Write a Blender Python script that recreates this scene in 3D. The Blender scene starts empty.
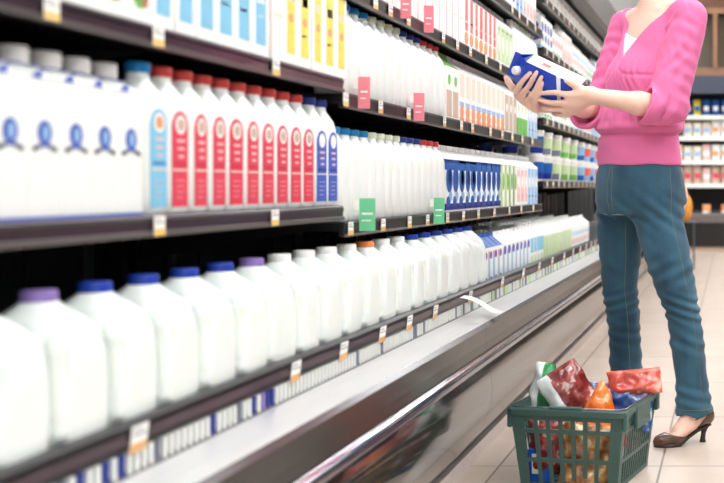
import bpy, bmesh, math, random
import numpy as np
from mathutils import Vector, Matrix, noise
from mathutils.bvhtree import BVHTree
R = random.Random(7)
PI = math.pi
COL = bpy.context.scene.collection

# ------------------------------------------------------------------ materials
MATS = {}
def srgb(r, g, b):
    f = lambda c: (c/255/12.92) if c/255 <= 0.04045 else ((c/255+0.055)/1.055)**2.4
    return (f(r), f(g), f(b), 1)
def mat(name, rgb, rough=0.5, metal=0.0, vary=0.0, vscale=20, bump=0.0, bscale=200, trans=0.0, sub=0.0,
        alpha=1.0, emit=0.0, coat=0.0, stretch=None, ior=1.45, spec=0.5):
    if name in MATS: return MATS[name]
    m = bpy.data.materials.new(name); m.use_nodes = True
    nt = m.node_tree; n = nt.nodes; l = nt.links
    b = n['Principled BSDF']
    c = srgb(*rgb)
    b.inputs['Base Color'].default_value = c
    b.inputs['Roughness'].default_value = rough
    b.inputs['Metallic'].default_value = metal
    b.inputs['IOR'].default_value = ior
    b.inputs['Specular IOR Level'].default_value = spec
    b.inputs['Transmission Weight'].default_value = trans
    b.inputs['Subsurface Weight'].default_value = sub
    b.inputs['Subsurface Radius'].default_value = (0.02, 0.012, 0.008)
    b.inputs['Alpha'].default_value = alpha
    b.inputs['Coat Weight'].default_value = coat
    if emit:
        b.inputs['Emission Color'].default_value = c
        b.inputs['Emission Strength'].default_value = emit
    tc = n.new('ShaderNodeTexCoord'); mp = n.new('ShaderNodeMapping')
    l.new(tc.outputs['Object'], mp.inputs['Vector'])
    if stretch: mp.inputs['Scale'].default_value = stretch
    if vary:
        t = n.new('ShaderNodeTexNoise'); t.inputs['Scale'].default_value = vscale; t.inputs['Detail'].default_value = 4
        l.new(mp.outputs[0], t.inputs['Vector'])
        mx = n.new('ShaderNodeMix'); mx.data_type = 'RGBA'
        mx.inputs['A'].default_value = tuple(max(0, v*(1-vary)) for v in c[:3])+(1,)
        mx.inputs['B'].default_value = tuple(min(1, v*(1+vary)) for v in c[:3])+(1,)
        l.new(t.outputs['Fac'], mx.inputs['Factor']); l.new(mx.outputs['Result'], b.inputs['Base Color'])
    if bump:
        t2 = n.new('ShaderNodeTexNoise'); t2.inputs['Scale'].default_value = bscale; t2.inputs['Detail'].default_value = 3
        l.new(mp.outputs[0], t2.inputs['Vector'])
        bp = n.new('ShaderNodeBump'); bp.inputs['Strength'].default_value = bump; bp.inputs['Distance'].default_value = 0.01
        l.new(t2.outputs['Fac'], bp.inputs['Height']); l.new(bp.outputs['Normal'], b.inputs['Normal'])
    MATS[name] = m
    return m

M = {}
def D(key, *a, **k): M[key] = mat(key, *a, **k)
D('milk_plastic', (242, 248, 242), 0.34, sub=0.25, vary=0.03, vscale=8)
D('bottle_plastic', (244, 247, 243), 0.32, sub=0.15, vary=0.03, vscale=10)
D('card_white', (243, 244, 240), 0.45, vary=0.02)
D('cap_white', (245, 243, 240), 0.4, vary=0.02)
D('cap_cream', (226, 232, 205), 0.4, vary=0.03)
D('cap_blue', (32, 62, 165), 0.4, vary=0.08)
D('cap_navy', (42, 62, 140), 0.4, vary=0.08)
D('cap_teal', (20, 125, 185), 0.4, vary=0.08)
D('cap_purple', (140, 115, 180), 0.4, vary=0.06)
D('cap_red', (205, 66, 62), 0.4, vary=0.08)
D('cap_orange', (245, 140, 80), 0.4, vary=0.05)
D('label_red', (222, 66, 88), 0.5, vary=0.12, vscale=60)
D('label_red_dark', (196, 40, 70), 0.5, vary=0.1)
D('label_blue', (66, 96, 185), 0.5, vary=0.15, vscale=60)
D('label_sky', (130, 196, 226), 0.5, vary=0.12, vscale=60)
D('label_yellow', (242, 220, 96), 0.5, vary=0.15, vscale=60)
D('label_pale', (240, 225, 205), 0.5, vary=0.05)
D('print_blue', (30, 95, 175), 0.45, vary=0.2, vscale=50)
D('print_deep', (28, 48, 140), 0.45, vary=0.15, vscale=50)
D('print_light_blue', (150, 190, 228), 0.45, vary=0.1)
D('print_orange', (238, 160, 110), 0.45, vary=0.15, vscale=50)
D('print_coral', (240, 110, 100), 0.45, vary=0.12, vscale=50)
D('print_green', (120, 190, 90), 0.45, vary=0.2, vscale=50)
D('print_pale_green', (205, 225, 175), 0.45, vary=0.08)
D('print_lime', (200, 222, 110), 0.45, vary=0.1)
D('print_tan', (205, 180, 160), 0.45, vary=0.1)
D('print_pink', (240, 195, 190), 0.45, vary=0.08)
D('print_magenta', (175, 50, 120), 0.45, vary=0.1)
D('print_grey', (120, 125, 140), 0.45, vary=0.1)
D('print_violet', (90, 85, 165), 0.45, vary=0.15)
D('print_dark', (60, 55, 60), 0.45, vary=0.1)
D('shelf_black', (22, 20, 20), 0.4, vary=0.15)
D('inner_black', (42, 43, 44), 0.55, vary=0.3, vscale=3)
D('inner_grey', (84, 86, 88), 0.45, vary=0.2, vscale=3)
D('rail_plum', (62, 44, 56), 0.28, vary=0.25, vscale=6, stretch=(1, .2, 1), coat=.3)
D('rail_dark', (36, 34, 36), 0.28, vary=0.2, vscale=6)
D('rail_grey', (120, 114, 112), 0.35, metal=.6, vary=0.12, vscale=8)
D('steel', (238, 237, 236), 0.34, metal=.45, vary=0.08, vscale=6, stretch=(8, .6, 8), bump=.03, bscale=30)
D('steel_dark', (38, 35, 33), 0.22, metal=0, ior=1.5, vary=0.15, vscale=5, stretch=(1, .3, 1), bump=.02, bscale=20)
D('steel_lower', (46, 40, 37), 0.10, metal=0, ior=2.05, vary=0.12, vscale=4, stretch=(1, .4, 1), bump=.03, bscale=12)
D('chrome', (235, 232, 238), 0.12, metal=1.0, vary=0.03)
D('rubber_plum', (60, 46, 66), 0.25, vary=0.1, coat=.5)
D('grille_white', (232, 232, 225), 0.4, vary=0.05)
D('tag_white', (246, 244, 238), 0.5, vary=0.02)
D('tag_yellow', (240, 200, 120), 0.5, vary=0.05)
D('tag_orange', (232, 176, 110), 0.5, vary=0.05)
D('talker_pink', (244, 138, 150), 0.5, vary=0.05)
D('talker_green', (110, 205, 150), 0.5, vary=0.05)
D('kick', (196, 186, 180), 0.3, metal=.6, vary=0.1)
D('basket_green', (62, 92, 86), 0.38, vary=0.1, bump=.05, bscale=300)
D('wire', (150, 152, 150), 0.25, metal=1.0, vary=0.05)
D('skin', (240, 196, 176), 0.5, sub=0.12, vary=0.05, vscale=12, bump=.03, bscale=150)
D('nail', (246, 212, 200), 0.25, vary=0.02)
D('lip', (205, 120, 115), 0.4, vary=0.05)
D('hair', (92, 60, 38), 0.45, vary=0.3, vscale=40, stretch=(6, 6, 1), bump=.4, bscale=120)
D('eye_white', (240, 238, 234), 0.2, vary=0.02)
D('eye_brown', (70, 45, 30), 0.15, vary=0.05)
D('camisole', (248, 246, 246), 0.7, vary=0.02, bump=.05)
D('leather', (92, 60, 44), 0.24, vary=0.2, vscale=25, bump=.05, bscale=90, coat=.4)
D('leather_dark', (52, 44, 40), 0.4, vary=0.1)
D('stitch', (128, 124, 100), 0.7, vary=0.15)
D('brass', (180, 140, 80), 0.3, metal=1.0)
D('wood', (96, 60, 40), 0.45, vary=0.3, vscale=6, stretch=(1, 1, 5))
D('wood_light', (136, 96, 70), 0.45, vary=0.2, vscale=6)
D('header_dark', (58, 62, 78), 0.5, vary=0.1)
D('glass_dark', (70, 58, 40), 0.15, vary=0.3, vscale=2)
D('ceiling_white', (240, 240, 238), 0.8, vary=0.02)
D('wall_paint', (238, 236, 232), 0.7, vary=0.03)
D('canopy', (112, 110, 108), 0.4, metal=.3, vary=0.1)
D('tube_light', (250, 252, 255), 0.5, emit=11.0)
D('gondola', (44, 40, 38), 0.5, vary=.15)
D('gondola_back', (62, 56, 52), 0.6, vary=.15)

def cloth_mats():
    # pink jersey
    m = mat('pink_jersey', (228, 112, 162), 0.75, vary=0.05, vscale=5, bump=0.0)
    nt = m.node_tree; n = nt.nodes; l = nt.links; b = n['Principled BSDF']
    b.inputs['Sheen Weight'].default_value = 0.15
    b.inputs['Sheen Tint'].default_value = (1, .75, .85, 1)
    tc = n.new('ShaderNodeTexCoord')
    t = n.new('ShaderNodeTexNoise'); t.inputs['Scale'].default_value = 900
    l.new(tc.outputs['Object'], t.inputs['Vector'])
    bp = n.new('ShaderNodeBump'); bp.inputs['Strength'].default_value = .12; bp.inputs['Distance'].default_value = .002
    l.new(t.outputs['Fac'], bp.inputs['Height']); l.new(bp.outputs['Normal'], b.inputs['Normal'])
    M['pink'] = m
    m = mat('denim', (38, 82, 104), 0.8)
    nt = m.node_tree; n = nt.nodes; l = nt.links; b = n['Principled BSDF']
    b.inputs['Sheen Weight'].default_value = 0.15
    tc = n.new('ShaderNodeTexCoord')
    mp = n.new('ShaderNodeMapping'); mp.inputs['Scale'].default_value = (1, 1, .35)
    l.new(tc.outputs['Object'], mp.inputs['Vector'])
    t1 = n.new('ShaderNodeTexNoise'); t1.inputs['Scale'].default_value = 9; t1.inputs['Detail'].default_value = 5
    t2 = n.new('ShaderNodeTexNoise'); t2.inputs['Scale'].default_value = 520; t2.inputs['Detail'].default_value = 2
    l.new(mp.outputs[0], t1.inputs['Vector']); l.new(mp.outputs[0], t2.inputs['Vector'])
    ad = n.new('ShaderNodeMath'); ad.operation = 'MULTIPLY_ADD'; ad.inputs[1].default_value = .25
    l.new(t2.outputs['Fac'], ad.inputs[0])
    ml = n.new('ShaderNodeMath'); ml.operation = 'MULTIPLY'; ml.inputs[1].default_value = .75
    l.new(t1.outputs['Fac'], ml.inputs[0]); l.new(ml.outputs[0], ad.inputs[2])
    cr = n.new('ShaderNodeValToRGB')
    cr.color_ramp.elements[0].position = .35; cr.color_ramp.elements[0].color = srgb(28, 62, 82)
    cr.color_ramp.elements[1].position = .68; cr.color_ramp.elements[1].color = srgb(58, 104, 124)
    l.new(ad.outputs[0], cr.inputs['Fac']); l.new(cr.outputs['Color'], b.inputs['Base Color'])
    bp = n.new('ShaderNodeBump'); bp.inputs['Strength'].default_value = .3; bp.inputs['Distance'].default_value = .003
    l.new(t2.outputs['Fac'], bp.inputs['Height']); l.new(bp.outputs['Normal'], b.inputs['Normal'])
    M['denim'] = m
cloth_mats()

def floor_mat():
    m = bpy.data.materials.new('floor_tile'); m.use_nodes = True
    nt = m.node_tree; n = nt.nodes; l = nt.links; b = n['Principled BSDF']
    tc = n.new('ShaderNodeTexCoord')
    mp = n.new('ShaderNodeMapping')
    # tiles .52 wide (x) and .80 long (y); joints at x = -.225 and y = 3.76 , 4.56
    mp.inputs['Location'].default_value = (.225+.52*20, -3.76+.8*20, 0)
    l.new(tc.outputs['Object'], mp.inputs['Vector'])
    br = n.new('ShaderNodeTexBrick')
    br.offset = 0; br.squash = 1
    br.inputs['Scale'].default_value = 1
    br.inputs['Brick Width'].default_value = .52; br.inputs['Row Height'].default_value = .8
    br.inputs['Mortar Size'].default_value = .004; br.inputs['Mortar Smooth'].default_value = .2
    br.inputs['Color1'].default_value = srgb(206, 190, 176); br.inputs['Color2'].default_value = srgb(198, 182, 168)
    br.inputs['Mortar'].default_value = srgb(124, 106, 88)
    l.new(mp.outputs[0], br.inputs['Vector'])
    t = n.new('ShaderNodeTexNoise'); t.inputs['Scale'].default_value = 5; t.inputs['Detail'].default_value = 6
    l.new(tc.outputs['Object'], t.inputs['Vector'])
    mx = n.new('ShaderNodeMix'); mx.data_type = 'RGBA'; mx.blend_type = 'MULTIPLY'
    mx.inputs['Factor'].default_value = .35
    l.new(br.outputs['Color'], mx.inputs['A'])
    cr = n.new('ShaderNodeValToRGB')
    cr.color_ramp.elements[0].position = .3; cr.color_ramp.elements[0].color = (.75, .68, .58, 1)
    cr.color_ramp.elements[1].position = .7; cr.color_ramp.elements[1].color = (1, 1, 1, 1)
    l.new(t.outputs['Fac'], cr.inputs['Fac']); l.new(cr.outputs['Color'], mx.inputs['B'])
    l.new(mx.outputs['Result'], b.inputs['Base Color'])
    b.inputs['Roughness'].default_value = .3
    bp = n.new('ShaderNodeBump'); bp.inputs['Strength'].default_value = .4; bp.inputs['Distance'].default_value = .003; bp.invert = True
    l.new(br.outputs['Fac'], bp.inputs['Height']); l.new(bp.outputs['Normal'], b.inputs['Normal'])
    M['floor'] = m
floor_mat()

# ------------------------------------------------------------------ mesh helpers
class MB:
    def __init__(s): s.v = []; s.f = []; s.m = []; s.mats = []
    def mi(s, m):
        if m not in s.mats: s.mats.append(m)
        return s.mats.index(m)
    def add(s, vs, fs, m):
        o = len(s.v); k = s.mi(m)
        s.v += [tuple(v) for v in vs]
        for f in fs: s.f.append(tuple(i+o for i in f)); s.m.append(k)
        return s
    def box(s, x0, x1, y0, y1, z0, z1, m):
        vs = [(x, y, z) for x in (x0, x1) for y in (y0, y1) for z in (z0, z1)]
        return s.add(vs, [(0, 1, 3, 2), (4, 6, 7, 5), (0, 4, 5, 1), (2, 3, 7, 6), (0, 2, 6, 4), (1, 5, 7, 3)], m)
    def cbox(s, x0, x1, y0, y1, z0, z1, m, c=.004):
        # chamfered box: cross sections stacked in z with cut corners
        def ring(i, z):
            a, b, p, q = x0+i, x1-i, y0+i, y1-i
            return [(a+c, p, z), (b-c, p, z), (b, p+c, z), (b, q-c, z), (b-c, q, z), (a+c, q, z), (a, q-c, z), (a, p+c, z)]
        return s.loft([ring(c, z0), ring(0, z0+c), ring(0, z1-c), ring(c, z1)], m)
    def loft(s, rings, m, caps=True, closed=True):
        n = len(rings[0]); vs = [p for r in rings for p in r]; fs = []
        for i in range(len(rings)-1):
            for j in range(n if closed else n-1):
                k = (j+1) % n
                fs.append((i*n+j, i*n+k, (i+1)*n+k, (i+1)*n+j))
        if caps:
            fs.append(tuple(range(n))[::-1]); fs.append(tuple(range((len(rings)-1)*n, len(rings)*n)))
        return s.add(vs, fs, m)
    def prism_y(s, prof, y0, y1, m):
        # prof: list of (x,z); extruded along y
        return s.loft([[(x, y0, z) for x, z in prof], [(x, y1, z) for x, z in prof]], m)
    def prism_x(s, prof, x0, x1, m):
        return s.loft([[(x0, y, z) for y, z in prof], [(x1, y, z) for y, z in prof]], m)
    def tube(s, pts, r, m, n=10, caps=True):
        pts = [Vector(p) for p in pts]; rings = []
        up = None
        for i, p in enumerate(pts):
            t = (pts[min(i+1, len(pts)-1)]-pts[max(i-1, 0)]).normalized()
            if up is None:
                up = Vector((0, 0, 1)) if abs(t.z) < .9 else Vector((1, 0, 0))
            a = t.cross(up).normalized(); b = a.cross(t).normalized(); up = b
            rr = r[i] if isinstance(r, (list, tuple)) else r
            rings.append([tuple(p+a*math.cos(2*PI*j/n)*rr+b*math.sin(2*PI*j/n)*rr) for j in range(n)])
        return s.loft(rings, m, caps)
    def lathe(s, prof, m, n=24, c=(0, 0)):
        rings = [[(c[0]+r*math.cos(2*PI*j/n), c[1]+r*math.sin(2*PI*j/n), z) for j in range(n)] for r, z in prof]
        return s.loft(rings, m)
    def mesh(s, name, smooth=False, bevel=0):
        me = bpy.data.meshes.new(name); me.from_pydata(s.v, [], s.f)
        for m in s.mats: me.materials.append(m)
        me.polygons.foreach_set('material_index', s.m)
        bm = bmesh.new(); bm.from_mesh(me)
        bmesh.ops.recalc_face_normals(bm, faces=bm.faces)
        if bevel: bmesh.ops.bevel(bm, geom=[e for e in bm.edges if len(e.link_faces) == 2 and e.calc_face_angle(0) > .6], offset=bevel, segments=2, affect='EDGES')
        bm.to_mesh(me); bm.free()
        if smooth:
            me.polygons.foreach_set('use_smooth', [True]*len(me.polygons))
            try: me.set_sharp_from_angle(angle=math.radians(smooth if smooth is not True else 42))
            except Exception: pass
        me.update()
        return me

def clean(name): return name
def obj(name, data, parent=None, loc=None, rot=None):
    o = bpy.data.objects.new(name, data); COL.objects.link(o)
    if parent: o.parent = parent
    if loc is not None: o.location = loc
    if rot is not None: o.rotation_euler = rot
    return o
def tag(o, label, cat, group=None, kind=None):
    o['label'] = label; o['category'] = cat
    if group: o['group'] = group
    if kind: o['kind'] = kind
    return o
def thing(name, label, cat, loc=(0, 0, 0), rot=(0, 0, 0), group=None):
    o = obj(name, None, None, loc, rot); o.empty_display_size = .05
    return tag(o, label, cat, group)
def struct(o): o['kind'] = 'structure'; return o
ORD = ['first', 'second', 'third', 'fourth', 'fifth', 'sixth', 'seventh', 'eighth', 'ninth', 'tenth', 'eleventh', 'twelfth',
       'thirteenth', 'fourteenth', 'fifteenth', 'sixteenth', 'seventeenth', 'eighteenth', 'nineteenth', 'twentieth',
       'twenty-first', 'twenty-second', 'twenty-third', 'twenty-fourth', 'twenty-fifth', 'twenty-sixth', 'twenty-seventh', 'twenty-eighth', 'twenty-ninth', 'thirtieth']

# ------------------------------------------------------------------ distance-field modelling
class Field:
    def __init__(s, lo, hi, h):
        s.lo = np.array(lo, np.float32); s.h = h
        s.n = (np.ceil((np.array(hi)-np.array(lo))/h)).astype(int)+1
        s.F = np.full(s.n, 1.0, np.float32)
    def sl(s, lo, hi, pad):
        a = np.clip(np.floor((np.array(lo)-pad-s.lo)/s.h).astype(int), 0, s.n-1)
        b = np.clip(np.ceil((np.array(hi)+pad-s.lo)/s.h).astype(int)+1, 1, s.n)
        g = [(s.lo[i]+s.h*np.arange(a[i], b[i])).astype(np.float32) for i in range(3)]
        P = (g[0][:, None, None], g[1][None, :, None], g[2][None, None, :])
        return (slice(a[0], b[0]), slice(a[1], b[1]), slice(a[2], b[2])), P
    def comb(s, S, d, k, op='add'):
        f = s.F[S]
        if op == 'add':
            if k > 0:
                hh = np.clip(.5+.5*(f-d)/k, 0, 1); s.F[S] = f+(d-f)*hh-k*hh*(1-hh)
            else: s.F[S] = np.minimum(f, d)
        elif op == 'sub':
            if k > 0:
                hh = np.clip(.5-.5*(f+d)/k, 0, 1); s.F[S] = f+(-d-f)*hh+k*hh*(1-hh)
            else: s.F[S] = np.maximum(f, -d)
    def cap(s, a, b, ra, rb, k=.01, op='add', pad=.05, infl=0):
        a = np.array(a, np.float32); b = np.array(b, np.float32); ra += infl; rb += infl
        r = max(ra, rb)
        S, (X, Y, Z) = s.sl(np.minimum(a, b)-r, np.maximum(a, b)+r, pad)
        ab = b-a; L = float(ab@ab)+1e-9
        t = np.clip(((X-a[0])*ab[0]+(Y-a[1])*ab[1]+(Z-a[2])*ab[2])/L, 0, 1)
        d = np.sqrt((X-a[0]-t*ab[0])**2+(Y-a[1]-t*ab[1])**2+(Z-a[2]-t*ab[2])**2)-(ra+(rb-ra)*t)
        s.comb(S, d, k, op)
    def ell(s, c, r, Rm=None, k=.02, op='add', pad=.05, infl=0):
        # Rm rows = local axes
        Rm = np.eye(3) if Rm is None else np.array(Rm); r = np.array(r)+infl; m = float(max(r))
        S, (X, Y, Z) = s.sl(np.array(c)-m, np.array(c)+m, pad)
        X = X-c[0]; Y = Y-c[1]; Z = Z-c[2]
        q = [(X*Rm[i][0]+Y*Rm[i][1]+Z*Rm[i][2]) for i in range(3)]
        l1 = np.sqrt(sum((q[i]/r[i])**2 for i in range(3))); l2 = np.sqrt(sum((q[i]/r[i]**2)**2 for i in range(3)))+1e-6
        s.comb(S, l1*(l1-1)/l2, k, op)
    def loftz(s, keys, k=.02, op='add', pad=.05, infl=0, p=2.0, ends=True):
        # keys: (z, cx, cy, r_side, r_front, facing angle)  facing 0 looks to -y, positive turns to -x
        K = np.array(keys, float); K = K[np.argsort(K[:, 0])]
        z0, z1 = K[0, 0], K[-1, 0]; m = K[:, 3:5].max()+infl
        S, (X, Y, Z) = s.sl((K[:, 1].min()-m, K[:, 2].min()-m, z0), (K[:, 1].max()+m, K[:, 2].max()+m, z1), pad)
        zz = Z.ravel(); zd = np.clip(zz, z0, z1)
        # smooth interpolation (monotone-ish cubic through Catmull tangents)
        def itp(c):
            v = K[:, c]; zk = K[:, 0]; sl = np.gradient(v, zk) if len(zk) > 1 else np.zeros_like(v)
            i = np.clip(np.searchsorted(zk, zd)-1, 0, len(zk)-2); h = zk[i+1]-zk[i]; t = (zd-zk[i])/h
            return ((2*t**3-3*t**2+1)*v[i]+(t**3-2*t**2+t)*h*sl[i]+(-2*t**3+3*t**2)*v[i+1]+(t**3-t**2)*h*sl[i+1])
        cx, cy, rs, rf, an = [itp(c)[None, None, :].astype(np.float32) for c in (1, 2, 3, 4, 5)]
        rs = rs+infl; rf = rf+infl
        dx = X-cx; dy = Y-cy
        fx, fy = -np.sin(an), -np.cos(an); lx, ly = -fy, fx
        u = dx*lx+dy*ly; w = dx*fx+dy*fy
        if p == 2.0: q = np.sqrt((u/rs)**2+(w/rf)**2)+1e-6
        else: q = (np.abs(u/rs)**p+np.abs(w/rf)**p)**(1/p)+1e-6
        rr = np.sqrt(u*u+w*w)+1e-6
        d = (q-1)*np.minimum(rr/q, np.maximum(rs, rf))
        e = np.maximum(z0-Z, Z-z1)
        d = np.maximum(d, e) if not ends else np.where(e > 0, np.sqrt(np.maximum(d, 0)**2+e*e)*1.0, d)
        s.comb(S, d.astype(np.float32), k, op)
    def fn(s, lo, hi, func, pad=0):
        S, P = s.sl(lo, hi, pad); s.F[S] = func(s.F[S], *P)
    def build(s, name, m, smooth_iter=0):
        F = s.F; ins = F < 0; n = F.shape
        c = [ins[i:n[0]-1+i, j:n[1]-1+j, k:n[2]-1+k] for i in (0, 1) for j in (0, 1) for k in (0, 1)]
        anyi = c[0].copy(); alli = c[0].copy()
        for q in c[1:]: anyi |= q; alli &= q
        mix = anyi & ~alli
        I = np.argwhere(mix); idx = np.full(mix.shape, -1, np.int32); idx[mix] = np.arange(len(I))
        cn = np.array([(i, j, k) for i in (0, 1) for j in (0, 1) for k in (0, 1)])
        V = np.stack([F[I[:, 0]+o[0], I[:, 1]+o[1], I[:, 2]+o[2]] for o in cn], 1)
        P = np.zeros((len(I), 3)); W = np.zeros(len(I))
        for a in range(8):
            for b in range(a+1, 8):
                if np.abs(cn[a]-cn[b]).sum() != 1: continue
                va, vb = V[:, a], V[:, b]; mk = (va < 0) != (vb < 0)
                t = np.where(mk, va/np.where(mk, va-vb, 1), 0)
                P[mk] += (cn[a]+t[:, None]*(cn[b]-cn[a]))[mk]; W[mk] += 1
        P = I+P/W[:, None]
        P = P*s.h+s.lo
        quads = []
        for ax in range(3):
            a1, a2 = (ax+1) % 3, (ax+2) % 3
            s0 = [slice(1, -1)]*3; s1 = [slice(1, -1)]*3
            s0[ax] = slice(0, n[ax]-1); s1[ax] = slice(1, n[ax])
            A = ins[tuple(s0)]; B = ins[tuple(s1)]
            E = np.argwhere(A != B)
            if len(E) == 0: continue
            flip = A[E[:, 0], E[:, 1], E[:, 2]]
            E = E+1; E[:, ax] -= 1
            def cell(o1, o2):
                c_ = E.copy(); c_[:, a1] += o1; c_[:, a2] += o2
                return idx[c_[:, 0], c_[:, 1], c_[:, 2]]
            q = np.stack([cell(-1, -1), cell(0, -1), cell(0, 0), cell(-1, 0)], 1)
            q[~flip] = q[~flip][:, ::-1]
            quads.append(q)
        Q = np.concatenate(quads); Q = Q[(Q >= 0).all(1)]
        me = bpy.data.meshes.new(name)
        me.vertices.add(len(P)); me.vertices.foreach_set('co', P.astype(np.float32).ravel())
        me.loops.add(len(Q)*4); me.loops.foreach_set('vertex_index', Q.astype(np.int32).ravel())
        me.polygons.add(len(Q)); me.polygons.foreach_set('loop_start', np.arange(len(Q), dtype=np.int32)*4)
        me.update(calc_edges=True); me.validate()
        me.materials.append(m)
        if smooth_iter:
            bm = bmesh.new(); bm.from_mesh(me)
            for _ in range(smooth_iter): bmesh.ops.smooth_vert(bm, verts=bm.verts, factor=.5, use_axis_x=True, use_axis_y=True, use_axis_z=True)
            bm.to_mesh(me); bm.free()
        me.polygons.foreach_set('use_smooth', [True]*len(me.polygons)); me.update()
        return me

# ------------------------------------------------------------------ camera : looks straight down the aisle, frame shifted to the left
H = .90; FPX = 1170.0; VX, VY = 731.0, 186.0
cam = bpy.data.cameras.new('camera'); co = bpy.data.objects.new('camera', cam); COL.objects.link(co)
co.location = (0, 0, H); co.rotation_euler = (PI/2, 0, 0)
cam.sensor_width = 36; cam.lens = FPX/724*36
cam.shift_x = -(VX-362)/724; cam.shift_y = -(241.5-VY)/724
cam.dof.use_dof = True; cam.dof.focus_distance = 4.0; cam.dof.aperture_fstop = 3.3
cam.clip_start = .05; cam.clip_end = 80
bpy.context.scene.camera = co
# ------------------------------------------------------------------ the setting
def slab(name, x0, x1, y0, y1, z0, z1, m):
    b = MB(); b.box(x0, x1, y0, y1, z0, z1, m); return struct(obj(name, b.mesh(name)))
slab('floor', -3.2, 4.2, -2.5, 17.6, -.1, 0, M['floor'])
slab('wall_left', -3.2, -3.1, -2.5, 17.6, 0, 4.2, M['wall_paint'])
slab('wall_back', -3.1, 4.2, 17.5, 17.6, 0, 4.2, M['wall_paint'])
slab('ceiling', -3.2, 4.2, -2.5, 17.6, 4.2, 4.3, M['ceiling_white'])
# strip lights in the ceiling
def troffer():
    b = MB(); b.box(-.32, .32, -1.22, 1.22, .03, .09, M['ceiling_white'])
    for s in (-1, 1): b.box(s*.32-.02, s*.32+.02, -1.24, 1.24, 0, .09, M['ceiling_white'])
    for s in (-1, 1): b.box(-.30, .30, s*1.22-.02, s*1.22+.02, 0, .09, M['ceiling_white'])
    c = MB(); c.box(-.295, .295, -1.195, 1.195, .012, .028, M['tube_light'])
    return b.mesh('light_housing'), c.mesh('diffuser')
hm, dm = troffer()
ROWN = ['left', 'middle', 'right']
for i, x in enumerate((-1.25, .9, 2.9)):
    for j in range(6):
        t = thing('ceiling_light', '%s white ceiling strip light from the camera, %s row' % (ORD[j], ROWN[i]), 'ceiling light', (x, -.6+j*3.1, 4.11), group='ceiling strip lights')
        obj('housing', hm, t); obj('diffuser', dm, t)

# ------------------------------------------------------------------ the long refrigerated case
BASE = [(-.900, .458), (-.802, .451), (-.790, .444), (-.784, .425)]
def case_base(y0, y1, label):
    t = thing('refrigerated_case', label, 'refrigerated case', (-1.2, y0, 0)); W = lambda name, b, p=t, sm=False: obj(name, b.mesh(name, sm), p, (1.2, -y0, 0) if p is t else None)
    b = MB(); b.prism_y([(-.904, .462), (-.900, .462), (-.802, .454), (-.802, .449), (-.904, .455)], y0, y1, M['steel']); W('top_ledge', b)
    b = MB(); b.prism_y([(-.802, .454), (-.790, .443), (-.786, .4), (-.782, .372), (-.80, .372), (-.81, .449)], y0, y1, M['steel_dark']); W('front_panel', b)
    b = MB(); pr = [(-.79+.026*math.cos(a), .350+.022*math.sin(a)) for a in [(-PI/2+PI*i/12) for i in range(13)]]
    b.prism_y([(-.80, .372)]+pr[::-1]+[(-.80, .328)], y0, y1, M['rubber_plum']); bp = W('bumper', b, sm=True)
    b = MB(); pr = [(-.79+.0285*math.cos(a), .350+.0245*math.sin(a)) for a in [(.35+.75*i/6) for i in range(7)]]
    b.prism_y(pr+[(-.79+.0255*math.cos(a), .350+.0215*math.sin(a)) for a in [(1.1-.75*i/6) for i in range(7)]], y0, y1, M['chrome']); W('chrome_strip', b, bp)
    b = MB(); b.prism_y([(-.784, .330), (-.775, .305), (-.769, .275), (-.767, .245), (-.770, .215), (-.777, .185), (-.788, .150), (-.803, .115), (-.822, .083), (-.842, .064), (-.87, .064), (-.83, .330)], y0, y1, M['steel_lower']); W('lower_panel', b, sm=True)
    b = MB(); b.prism_y([(-.822, .062), (-.826, .050), (-.838, .0), (-1.6, 0), (-1.6, .062)], y0, y1, M['kick']); W('kick_plate', b)
    b = MB(); b.prism_y([(-.93, .06), (-.88, .06), (-.88, .32), (-.83, .34), (-.83, .44), (-.905, .45), (-.905, .462), (-.925, .503), (-1.55, .503), (-1.55, .06)], y0, y1, M['inner_grey']); W('tank', b)
    b = MB()
    b.prism_y([(-.932, .542), (-.915, .542), (-.908, .536), (-.904, .505), (-.908, .500), (-.925, .500), (-.932, .525)], y0, y1, M['rail_dark'])
    b.prism_y([(-.9045, .528), (-.9035, .528), (-.9025, .512), (-.9045, .512)], y0, y1, M['rail_plum'])
    W('price_rail', b)
    b = MB(); b.box(-.916, -.914, y0, y1, .463, .500, M['inner_grey'])
    n = int((y1-y0)/.022)
    for i in range(n):
        y = y0+.011+i*.022; r = R.random()
        if y < 2.35: m = M['print_deep'] if r < .16 else M['cap_purple'] if r < .22 else M['print_grey'] if r < .34 else M['grille_white']
        elif y < 4.0: m = M['print_grey'] if r < .06 else M['grille_white']
        else: m = M['print_pale_green'] if r < .25 else M['print_grey'] if r < .5 else M['grille_white']
        b.box(-.914, -.906, y-.006, y+.006, .464, .499, m)
    b.box(-.914, -.904, y0, y1, .460, .465, M['rail_grey'])
    W('air_grille', b)
    b = MB(); b.box(-1.6, -1.55, y0, y1, .06, 2.2, M['inner_black'])
    k = int((y1-y0)/.42)
    for i in range(k):
        yy = y0+.2+i*.42
        b.box(-1.552, -1.54, yy, yy+.03, .53, 2.1, M['inner_grey']); b.box(-1.553, -1.544, yy+.18, yy+.26, .53, 2.1, M['shelf_black'])
    W('back_panel', b)
    b = MB(); b.prism_y([(-1.6, 2.2), (-1.6, 2.26), (-.90, 2.26), (-.88, 2.24), (-.88, 2.03), (-.90, 2.01), (-.96, 2.01), (-.97, 2.06), (-1.55, 2.06), (-1.55, 2.2)], y0, y1, M['canopy']); W('canopy', b)
    return t
case_base(.5, 3.76, 'near stainless refrigerated dairy case with dark bumper, holding the milk jugs')
case_base(3.762, 8.6, 'middle stainless refrigerated case beyond the ledge seam, beside the shopping basket')
case_base(8.602, 13.2, 'far stainless refrigerated case seen behind and between the legs of the woman')

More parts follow.
